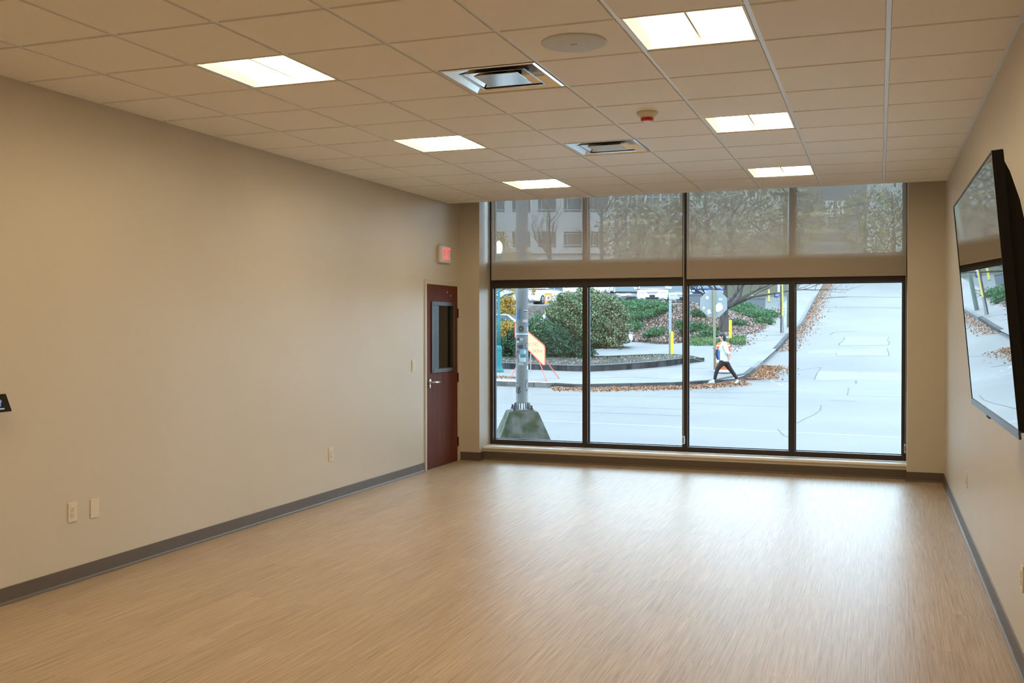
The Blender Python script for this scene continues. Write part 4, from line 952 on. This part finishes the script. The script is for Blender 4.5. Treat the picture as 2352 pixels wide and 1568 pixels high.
def small_sign(u0, u1, v0, v1, d, m_, label, vb, inner=None):
    c = Vector(at((u0 + u1) / 2, (v0 + v1) / 2, d)); s_ = float(np.array(c) @ RH); base = sdw(s_, d, hgt(s_, d)); k = d / FPX
    t = thing('small_sign', base, label, 'sign')
    pn = MB().obox(c, rr * (u1 - u0) / 2 * k, ff * .01, Vector((0, 0, (v1 - v0) / 2 * k))).build('panel', m_, t)
    MB().tube([base, Vector((base.x, base.y, c.z - (v1 - v0) / 2 * k))], .025, 6).build('post', mat('guy_grey', (.28, .28, .28), .6), t)
    if inner: MB().obox(c - ff * .0105, rr * (u1 - u0) * .3 * k, ff * .001, Vector((0, 0, (v1 - v0) * .25 * k))).build('symbol', inner, pn)
    return t, c, k
small_sign(1778, 1791, 672, 683, 66, mat('sign_navy', (.04, .05, .16), .5), 'small dark blue sign on a post beside the guy wire', 690, mat('sign_grey_blue', (.22, .27, .38), .5))
small_sign(1786, 1791.5, 651, 674, 60, mat('sign_pale', (.55, .6, .68), .5), 'narrow pale sign panel beside the guy wire', 690)
t, c, k = small_sign(1251, 1268, 672.5, 696.5, 56.5, mat('orange_notice', (.80, .34, .08), .6), 'orange square notice with a white panel in front of the white van', 700, mat('notice_white', (.75, .74, .72), .6))
tt = [ch for ch in t.children if ch.name.startswith('panel')][0]
MB().tube([c - ff * .014 + rr * a * k + Vector((0, 0, e * k)) for a, e in ((-1.5, -3), (-.5, 3), (.3, 0), (1.5, 3.2), (1.2, -3))], .018, 4).build('symbol_ink', mat('notice_ink', (.10, .12, .25), .6), tt)

# ------------------------------------------------------------------ parked cars
GLS = mat('car_glass', (.07, .10, .12), .08, spec=.8); TYRE = mat('tyre', (.02, .02, .022), .8); RIM = mat('rim_alloy', (.45, .47, .5), .3, .8); LAMPM = mat('headlamp', (.6, .63, .66), .15); DKT = mat('car_trim', (.03, .033, .037), .4)
def car(name, s, d, yaw, col, label, L=4.7, W=1.8, Ht=1.45, suv=False, plate_=True):
    base = sdw(s, d, hgt(s, d)); root = thing(name, base, label, 'car', 'parked cars'); root.rotation_euler.z = yaw + YAW
    m_ = mat('paint_%.2f_%.2f_%.2f' % col, col, .25, coat=.6)
    def pb(b, nm, mm, par=root, smooth=False, bevel=0.):
        me = b.mesh(nm, mm, smooth); o = bpy.data.objects.new(nm, me); COL.objects.link(o); o.parent = par
        if bevel: bev(o, bevel, 2)
        return o
    h = L / 2; bl = .92 if not suv else 1.02      # belt line
    # local frame: front points to -y, x to the right, z up
    st_ = [(-h, .62, .30, .55), (-h + .12, .80, .22, .68), (-h + .5, .88, .20, .78), (-h + 1.25, .90, .20, bl - .03), (0, .91, .20, bl), (h - 1.1, .90, .20, bl), (h - .35, .86, .22, bl - .02), (h - .05, .78, .28, bl - .12), (h, .66, .34, .62)]
    rows = []
    for (y, w, z0, z1) in st_:
        w = w * W / 1.8; zm = (z0 + z1) / 2
        half = [(w * .55, z0), (w * .95, z0 + .05), (w, zm - .05), (w, zm + .08), (w * .96, z1 - .06), (w * .85, z1), (0, z1 + .02)]
        rows.append([(-x, y, z) for x, z in half[:-1]] + [(0, y, half[-1][1])] + [(x, y, z) for x, z in reversed(half[:-1])])
    b = MB(); b.grid(rows); n = len(rows[0])
    b.add(rows[0], [tuple(range(n))]); b.add(rows[-1], [tuple(range(n))])
    b.grid([[r[0] for r in rows], [r[-1] for r in rows]])
    body = pb(b, 'body', m_, smooth=False)
    wb, wt = .84 * W / 1.8, (.62 if not suv else .70) * W / 1.8
    ya, yb_, yc_, yd = (-h + 1.15, -h + 1.95, h - 1.35, h - .55) if not suv else (-h + 1.05, -h + 1.65, h - .75, h - .2)
    bt = [(-wb, ya, bl), (wb, ya, bl), (wb, yd, bl), (-wb, yd, bl)]; tp = [(-wt, yb_, Ht), (wt, yb_, Ht), (wt, yc_, Ht), (-wt, yc_, Ht)]
    cab = pb(MB().add(bt + tp, [(4, 5, 6, 7), (0, 1, 5, 4), (1, 2, 6, 5), (2, 3, 7, 6), (3, 0, 4, 7)]), 'cabin', m_, bevel=.05)
    def pane(nm, q, ins=.10, out=.012):
        q = [Vector(p) for p in q]; c = sum(q, Vector()) / 4; nr = (q[1] - q[0]).cross(q[3] - q[0]).normalized()
        if nr.dot(c - Vector((0, 0, 1.0))) < 0: nr = -nr
        q = [p + (c - p).normalized() * ins + nr * out for p in q]; pb(MB().prism(q, nr * .006), nm, GLS, cab)
    pane('windshield', (bt[0], bt[1], tp[1], tp[0])); pane('rear_window', (bt[2], bt[3], tp[3], tp[2]))
    for sgn_ in (-1, 1):
        i0, i1 = (1, 2) if sgn_ > 0 else (0, 3)
        B0, B1, T0, T1 = Vector(bt[i0]), Vector(bt[i1]), Vector(tp[i0]), Vector(tp[i1]); mb_, mt_ = (B0 + B1) / 2, (T0 + T1) / 2
        pane('side_window', (B0 + (B1 - B0) * .08, mb_, mt_, T0), .06); pane('side_window', (mb_, B1 - (B1 - B0) * .08, T1, mt_), .06)
        wm = pb(MB().obox((sgn_ * (wb + .14), ya + .28, bl + .04), (.10, 0, 0), (0, .06, 0), (0, 0, .06)), 'mirror', m_, bevel=.03)
        for yy in (-h + .88, h - .95):
            wh = pb(MB().lathe([(.22, -.11), (.31, -.10), (.325, -.06), (.325, .06), (.31, .10), (.22, .11)], (sgn_ * (.80 * W / 1.8), yy, .325), 24, 'x'), 'wheel', TYRE)
            pb(MB().lathe([(.21, 0.), (.19, .012), (.05, .02)] if sgn_ > 0 else [(.21, 0.), (.19, -.012), (.05, -.02)], (sgn_ * (.80 * W / 1.8 + .112), yy, .325), 12, 'x'), 'rim', RIM, wh)
        pb(MB().obox((sgn_ * .62 * W / 1.8, -h + .10, .66), (.17, .05 * sgn_, 0), (0, .06, 0), (0, 0, .055)), 'headlight', LAMPM, bevel=.03)
        pb(MB().obox((sgn_ * .62 * W / 1.8, -h + .09, .40), (.10, .02 * sgn_, 0), (0, .04, 0), (0, 0, .035)), 'fog_light', DKT)
        pb(MB().obox((sgn_ * .66 * W / 1.8, h - .06, .80), (.14, 0, 0), (0, .05, 0), (0, 0, .06)), 'tail_light', mat('tail_red', (.45, .02, .03), .3))
    pb(MB().prism([(-.40, -h + .03, .70), (.40, -h + .03, .70), (.26, -h + .0, .60), (-.26, -h + .0, .60)], (0, -.02, 0)), 'grille', mat('grille_grey', (.22, .22, .24), .35, .4))
    pb(MB().prism([(-.42, -h + .01, .38), (.42, -h + .01, .38), (.33, -h + .02, .27), (-.33, -h + .02, .27)], (0, -.02, 0)), 'lower_intake', DKT)
    if plate_: pb(MB().obox((0, -h - .02, .45), (.155, 0, 0), (0, .008, 0), (0, 0, .06)), 'plate', DKT)
    return root
def su(u, d): return (u - 1176) / FPX * d
WHT = (.80, .80, .80)
car('car', su(1500, 60.5), 60.5, -.16, WHT, 'white sedan facing the street at the top of the bank', 4.8, 1.84, 1.46)
car('car', su(1428, 66.3), 66.3, .22, (.035, .04, .045), 'dark grey car parked between the two white cars', 4.5, 1.78, 1.45, plate_=False)
car('car', su(1360, 70.5), 70.5, 1.05, WHT, 'white car parked behind the dark grey car', 4.7, 1.8, 1.5)
car('car', su(1553, 67.5), 67.5, .0, (.42, .45, .48), 'silver car parked beside the white sedan', 4.6, 1.8, 1.48)
car('car', su(1620, 69), 69, .1, (.03, .10, .30), 'blue car parked beyond the silver car', 4.6, 1.8, 1.45)
car('van', 1.71, 63.7, -.43, WHT, 'white van behind the orange square notice', 4.9, 1.85, 1.75, True)
car('van', -1.15, 63.9, -.43, WHT, 'white van beyond the autumn tree', 5.0, 1.9, 1.95, True)
car('car', su(1335, 47.6), 47.6, 1.52, WHT, 'white sport utility car hidden behind the hedge and big bush', 4.75, 1.85, 1.68, True)
car('car', su(1158, 48.5), 48.5, 1.4, WHT, 'white car behind the hedge next to the teal lamp post', 4.5, 1.8, 1.5)
# retaining parapet at the lot edge behind the stop sign
t = thing('lot_parapet', sdw(su(1595, 59), 59, 2.9), 'long dark parapet wall at the lot edge behind the stop sign', 'wall', kind='structure')
for kq in range(4):
    s0 = su(1578, 59.5) + kq * 1.15; MB().obox(sdw(s0 + .57, 59.5, hgt(s0, 59.5) + .22), rr * .565, ff * .1, Vector((0, 0, .32))).build('block', mat('parapet_dark', (.16, .175, .19), .8), t)
    MB().obox(sdw(s0 + .57, 59.5, hgt(s0, 59.5) + .57), rr * .57, ff * .14, Vector((0, 0, .04))).build('coping', CAP, t)

# ------------------------------------------------------------------ far buildings and trees
def offices():
    D = 104.; k = D / FPX; g0 = 7.6
    FW = mat('facade_white', (.52, .52, .52), .7); WG = mat('facade_glass', (.10, .135, .15), .15); FRM = mat('facade_mullion', (.6, .62, .63), .6)
    t = thing('office_building', sdw(su(1300, D), D, g0), 'pale office building with bands of dark windows behind the parked cars', 'building')
    Zq = lambda v: float(at(1300, v, D)[2])
    def bx(u0, u1, v0, v1, dd0, dd1, nm, m_, par=t):
        c = sdw(su((u0 + u1) / 2, D), D + (dd0 + dd1) / 2, (Zq(v0) + Zq(v1)) / 2)
        return MB().obox(c, rr * (u1 - u0) / 2 * k, ff * (dd1 - dd0) / 2, Vector((0, 0, abs(Zq(v0) - Zq(v1)) / 2))).build(nm, m_, par)
    bx(980, 1411, 250, 650, .35, 9, 'wing_body', FW)
    us = [1000, 1059, 1118, 1177, 1236, 1295, 1354]
    for fl_ in range(4):
        dv = -81 * fl_
        bx(980, 1411, 487 + dv, 532 + dv, 0, .36, 'spandrel', FW)
        for u in us: bx(u - 18, u, 532 + dv, 568 + dv, 0, .36, 'pilaster', FW)
        bx(1396, 1411, 532 + dv, 568 + dv, 0, .36, 'pilaster', FW)
        for u in us:
            wn = bx(u, u + 41, 532 + dv, 568 + dv, .2, .34, 'window', WG)
            bx(u, u + 41, 535 + dv, 536.2 + dv, .14, .2, 'glazing_bar', FRM, wn); bx(u, u + 41, 562 + dv, 563.2 + dv, .14, .2, 'glazing_bar', FRM, wn); bx(u + 8, u + 9, 532 + dv, 568 + dv, .14, .2, 'glazing_bar', FRM, wn)
    bx(980, 1411, 568, 582, 0, .36, 'base_band', FW)
    bx(1411, 1585, 250, 640, 1.2, 9, 'glass_wing', mat('glass_wing_dark', (.20, .24, .25), .3))
    for u, w_ in ((1425, 3), (1445, 5), (1464, 3), (1485, 5), (1502, 2), (1520, 4), (1540, 4), (1562, 5)): bx(u - w_ / 2, u + w_ / 2, 250, 560, .9, 1.2, 'mullion', FRM)
    for v in (370, 391, 412, 433, 450, 467, 488, 510): bx(1424, 1585, v - .8, v + .8, 1.0, 1.2, 'glazing_bar', FRM)
offices()
def house():
    D = 118.; k = D / FPX; u = 1915; s_ = su(u, D); g = hgt(s_ - 10, D)
    Zq = lambda v: float(at(u, v, D)[2])
    t = thing('hillside_house', sdw(s_, D, Zq(560)), 'pale grey house with two bright windows up the hill', 'house')
    GW = mat('house_wall', (.20, .21, .22), .8)
    MB().obox(sdw(s_, D + 4, (Zq(380) + Zq(600)) / 2), rr * 75 * k, ff * 4, Vector((0, 0, (Zq(380) - Zq(600)) / 2))).build('wall', GW, t)
    a = [sdw(s_ + x * k, D - .4, z) for x, z in ((-84, Zq(382)), (84, Zq(382)), (0, Zq(330)))]
    MB().prism(a, ff * 8.8).build('roof', mat('house_roof', (.14, .14, .15), .8), t)
    for u0, u1 in ((1895, 1912), (1921, 1936)):
        for v0, v1 in ((461, 478), (480, 498)):
            w_ = MB().obox(sdw(su((u0 + u1) / 2, D), D - .05, (Zq(v0) + Zq(v1)) / 2), rr * (u1 - u0) / 2 * k, ff * .06, Vector((0, 0, (Zq(v0) - Zq(v1)) / 2))).build('window', mat('house_window', (.70, .74, .78), .3), t)
            MB().obox(sdw(su((u0 + u1) / 2, D), D - .13, (Zq(v0) + Zq(v1)) / 2), rr * .04, ff * .02, Vector((0, 0, (Zq(v0) - Zq(v1)) / 2))).build('muntin', GW, w_)
house()
def fartree(u, d, h_, r, mats, label, n=1500, size=.22, bare=False):
    s_ = su(u, d); g = hgt(s_, d); base = sdw(s_, d, g); t = thing('far_tree', base, label, 'tree', 'trees on the hill')
    b = MB(); b.tube([base - Vector((0, 0, .3)), base + Vector((.1, 0, h_ * .45)), base + Vector((0, .1, h_ * .8))], [.22, .16, .07], 8)
    rg = random.Random(int(u))
    for q in range(5): branch(b, base + Vector((0, 0, h_ * rg.uniform(.35, .75))), Vector((rg.uniform(-1, 1), rg.uniform(-1, 1), .7)).normalized(), h_ * .35, .07, 2 if bare else 1, rg, .5)
    b.build('trunk_and_branches', BARK, t)
    if not bare: leafcloud('foliage', mats, blob(rng, base + Vector((0, 0, h_ * .62)), (r, r, h_ * .42), n, lump=.25), None, size, t, rng)
MG = [mat('far_leaf_%d' % i, c, .8) for i, c in enumerate(((0.187, 0.229, 0.172), (0.286, 0.315, 0.229), (0.372, 0.359, 0.257), (0.429, 0.387, 0.229)))]
fartree(1462, 88, 6.5, 3.0, MG, 'grey-green tree in front of the glass wing')
fartree(1535, 86, 6.0, 3.0, MG, 'grey-green tree in front of the office corner')
fartree(1620, 80, 8.5, 3.4, MG, 'broad grey-green tree behind the stop sign'); fartree(1680, 84, 9.0, 3.6, MG, 'broad grey-green tree behind the bare tree')
fartree(1745, 88, 9.0, 3.6, MG, 'broad grey-green tree by the guy wire'); fartree(1830, 100, 8.0, 3.2, MG + AU[2:4], 'yellow-green tree left of the hillside house')
fartree(1985, 106, 8.5, 3.6, MG + AU[2:3], 'broad tree beside the hillside house'); fartree(2050, 98, 8.0, 3.4, MG + AU[3:4], 'tree at the roadside up the hill')
fartree(1260, 78, 6.5, 2, MG, 'leafless thin tree before the office windows', bare=True); fartree(1380, 80, 7.5, 2, MG, 'leafless thin tree before the office corner', bare=True)
for q, (u0, u1) in enumerate(((1300, 1420), (1425, 1580))):
    D = 76; s0, s1 = su(u0, D), su(u1, D); c = sdw((s0 + s1) / 2, D, hgt((s0 + s1) / 2, D) + .9)
    t = thing('far_hedge', sdw((s0 + s1) / 2, D, hgt((s0 + s1) / 2, D)), 'clipped hedge behind the parked cars, ' + ('before the office windows' if q == 0 else 'before the glass wing'), 'hedge')
    leafcloud('foliage', MG[:2] + OL[:2], blob(rng, c, ((s1 - s0) / 2, .8, 1.1), 3500, lump=.1), None, .16, t, rng)
    MB().tube([c - Vector((0, 0, 1.0)), c], [.05, .03], 5).build('stems', BARK, t)

# ------------------------------------------------------------------ the walking person
def person():
    D = 31.6; k = 1 / 11.2
    def W(x, y, dd=0.): return Vector(at(1625 + x * k, 750 + y * k, D + dd))
    base = W(430, 1450); base.z = min(W(0, 1440).z, W(700, 1470).z)
    root = thing('person', base, 'person in a white top and black leggings walking and holding a phone', 'person')
    def skin(name, vs, es, m_, par=root, sub=2):
        me = bpy.data.meshes.new(name); org = worldloc(root)
        me.from_pydata([tuple(p - org) for p, r in vs], es, []); me.materials.append(m_)
        o = bpy.data.objects.new(name, me); COL.objects.link(o); o.parent = par
        md = o.modifiers.new('skin', 'SKIN'); md.use_smooth_shade = True
        sv = me.skin_vertices[0].data
        for i, (p, r) in enumerate(vs): sv[i].radius = (r, r) if not isinstance(r, tuple) else r
        sv[0].use_root = True
        s_ = o.modifiers.new('sub', 'SUBSURF'); s_.levels = sub; s_.render_levels = sub; return o
    SK = mat('skin', (.62, .40, .31), .5)
    V = []; E_ = []
    def v(x, y, dd, r, link=None):
        V.append((W(x, y, dd), r)); i = len(V) - 1
        if link is not None: E_.append((link, i))
        return i
    pel = v(420, 850, 0, .095); w_ = v(415, 720, 0, .09, pel); ch = v(425, 560, 0, .125, w_); nk0 = v(415, 430, 0, .085, ch); nk = v(398, 380, 0, .050, nk0); hd = v(378, 320, 0, .075, nk); hd2 = v(365, 260, 0, .088, hd); v(372, 215, 0, .07, hd2)
    # legs: front (left side of the picture) and rear
    a = v(380, 900, -.08, .070, pel); a = v(260, 1080, -.08, .062, a); a = v(215, 1230, -.08, .052, a); a = v(180, 1370, -.08, .036, a); v(110, 1420, -.08, .030, a)
    a = v(470, 910, .08, .070, pel); a = v(600, 1110, .08, .062, a); a = v(690, 1230, .08, .052, a); a = v(770, 1345, .08, .036, a); v(745, 1430, .08, .030, a)
    # arms with hands and fingers
    def hand(wr, pts, dirx, diry, dd, thumb):
        pl = v(*pts, dd, .024, wr)
        for f, (ox, ln) in enumerate(((-.022, .062), (-.008, .070), (.008, .066), (.022, .052))):
            c = V[pl][0]; b0 = c + Vector(FH) * ox + W(pts[0] + dirx * 18, pts[1] + diry * 18, dd) - W(*pts, dd)
            tip = b0 + (W(dirx * 100, diry * 100) - W(0, 0)).normalized() * ln + Vector((0, 0, -.004 * f))
            mid = (b0 + tip) / 2 + Vector(RH) * thumb * -.008
            V.append((b0, .010)); i = len(V) - 1; E_.append((pl, i)); V.append((mid, .0085)); E_.append((i, i + 1)); V.append((tip, .007)); E_.append((i + 1, i + 2))
        c = V[pl][0]; V.append((c + Vector(RH) * thumb * .028 + Vector((0, 0, .004)), .011)); i = len(V) - 1; E_.append((pl, i)); V.append((c + Vector(RH) * thumb * .045 + (W(dirx * 100, diry * 100) - W(0, 0)).normalized() * .04, .008)); E_.append((i, i + 1))
        return pl
    s1 = v(445, 455, -.15, .052, nk0); e1 = v(490, 640, -.19, .042, s1); w1 = v(545, 755, -.17, .028, e1); hand(w1, (562, 800), .25, .97, -.17, -1)
    s2 = v(405, 455, .15, .052, nk0); e2 = v(280, 690, .17, .042, s2); w2 = v(225, 600, .12, .028, e2); hand(w2, (205, 578), -.75, -.65, .11, -1)
    body = skin('body', V, E_, SK)
    # face details on the head
    hc = V[hd2][0]; fwd = -Vector(RH); sd_ = Vector(FH)
    nose = MB().lathe([(.014, 0.), (.010, .018), (.002, .026)], (0, 0, 0), 8); nm = nose.mesh('nose', SK); o = bpy.data.objects.new('nose', nm); COL.objects.link(o); o.parent = root
    o.matrix_local = Matrix.Translation(hc + fwd * .085 - Vector((0, 0, .012)) - worldloc(root)) @ Vector((0, 0, 1)).rotation_difference(fwd).to_matrix().to_4x4()
    for sg in (-1, 1):
        MB().lathe([(.002, -.006), (.010, 0.), (.002, .006)], hc + fwd * .082 + sd_ * .03 * sg + Vector((0, 0, .012)), 8, 'x').build('eye', DARK, root)
        MB().lathe([(.012, -.008), (.026, 0.), (.012, .008)], hc - fwd * .005 + sd_ * .088 * sg - Vector((0, 0, .01)), 10, 'y').build('ear', SK, root)
    MB().obox(hc + fwd * .080 - Vector((0, 0, .048)), fwd * .006, sd_ * .020, Vector((0, 0, .005))).build('mouth', mat('lips', (.45, .17, .15), .5), root)
    # hair
    HA = noisy('dark_hair', (.018, .016, .020), (.05, .042, .05), 30, .55)
    bm = bmesh.new(); org = worldloc(root)
    for (p, rx, ry, rz) in ((W(392, 245), .098, .098, .105), (W(420, 300), .075, .085, .085), (W(345, 215), .055, .075, .04), (W(440, 345), .04, .06, .03)):
        g_ = bmesh.ops.create_icosphere(bm, subdivisions=3, radius=1.)
        for v_ in g_['verts']: q = v_.co.copy(); v_.co = p - org + Vector(RH) * q.x * rx + Vector(FH) * q.y * ry + Vector((0, 0, q.z * rz))
    hm = bpy.data.meshes.new('hair'); bm.to_mesh(hm); bm.free(); hm.materials.append(HA); hm.polygons.foreach_set('use_smooth', [True] * len(hm.polygons))
    o = bpy.data.objects.new('hair', hm); COL.objects.link(o); o.parent = root
    # clothing
    TOP = noisy('white_knit', (.62, .64, .63), (.72, .73, .72), 20, .8)
    vt = [(W(455, 945), .150), (W(430, 790), .142), (W(425, 580), .150), (W(418, 455), .105), (W(408, 405), .068), (W(448, 465, -.15), .072), (W(490, 630, -.20), .062), (W(530, 715, -.19), .050), (W(402, 465, .15), .07), (W(320, 620, .18), .058), (W(285, 690, .17), .052)]
    skin('top', vt, [(0, 1), (1, 2), (2, 3), (3, 4), (3, 5), (5, 6), (6, 7), (3, 8), (8, 9), (9, 10)], TOP)
    MB().tube([W(428, 560), W(430, 700), W(440, 830), W(452, 885)], [.135, .15, .168, .165], 16, cap=False).build('top_hem', TOP, root, smooth=True)
    LEG = mat('black_leggings', (.016, .018, .022), .6)
    vl = [(W(425, 850), .135), (W(375, 930, -.07), .105), (W(258, 1080, -.08), .072), (W(212, 1230, -.08), .062), (W(180, 1385, -.08), .044), (W(478, 940, .07), .105), (W(602, 1112, .08), .072), (W(692, 1232, .08), .062), (W(775, 1358, .08), .044)]
    skin('leggings', vl, [(0, 1), (1, 2), (2, 3), (3, 4), (0, 5), (5, 6), (6, 7), (7, 8)], LEG)
    SHO = mat('white_shoe', (.72, .72, .70), .6); SOL = mat('shoe_sole', (.55, .55, .54), .7)
    skin('shoe', [(W(185, 1395, -.08), .050), (W(110, 1412, -.08), .046), (W(35, 1418, -.08), .034)], [(0, 1), (1, 2)], SHO)
    skin('shoe', [(W(795, 1375, .08), .050), (W(755, 1430, .08), .046), (W(705, 1462, .08), .034)], [(0, 1), (1, 2)], SHO)
    MB().obox((W(185, 1440, -.08) + W(20, 1440, -.08)) / 2, (W(185, 1440) - W(20, 1440)) / 2, ff * .042, Vector((0, 0, .012))).build('sole', SOL, root)
    skin('wrist_band', [(W(540, 740, -.17), .033), (W(550, 765, -.17), .033)], [(0, 1)], DARK)
    # blue bag and phone
    bg = thing('shoulder_bag', W(270, 780, -.1), 'blue and black bag hanging at the front of the walking person', 'bag')
    MB().prism([W(235, 590, -.02), W(290, 580, -.02), W(300, 860, -.02), W(262, 850, -.02), W(205, 700, -.02)], ff * .10).build('bag_body', mat('bag_navy', (.02, .045, .10), .6), bg)
    MB().tube([W(285, 590, -.04), W(275, 700, -.04), W(300, 850, -.04)], .018, 6).build('strap', mat('bag_blue', (.05, .22, .55), .5), bg)
    ph = thing('phone', W(165, 570, .1), 'phone held out by the walking person', 'phone')
    MB().obox(W(165, 568, .1), (W(195, 590) - W(135, 550)) / 2, ff * .036, Vector((0, 0, .005))).build('case', DARK, ph); MB().obox(W(164, 565, .1) + Vector((0, 0, .004)), (W(192, 587) - W(138, 551)) / 2, ff * .033, Vector((0, 0, .004))).build('screen', mat('phone_screen', (.5, .55, .6), .2), ph)
person()
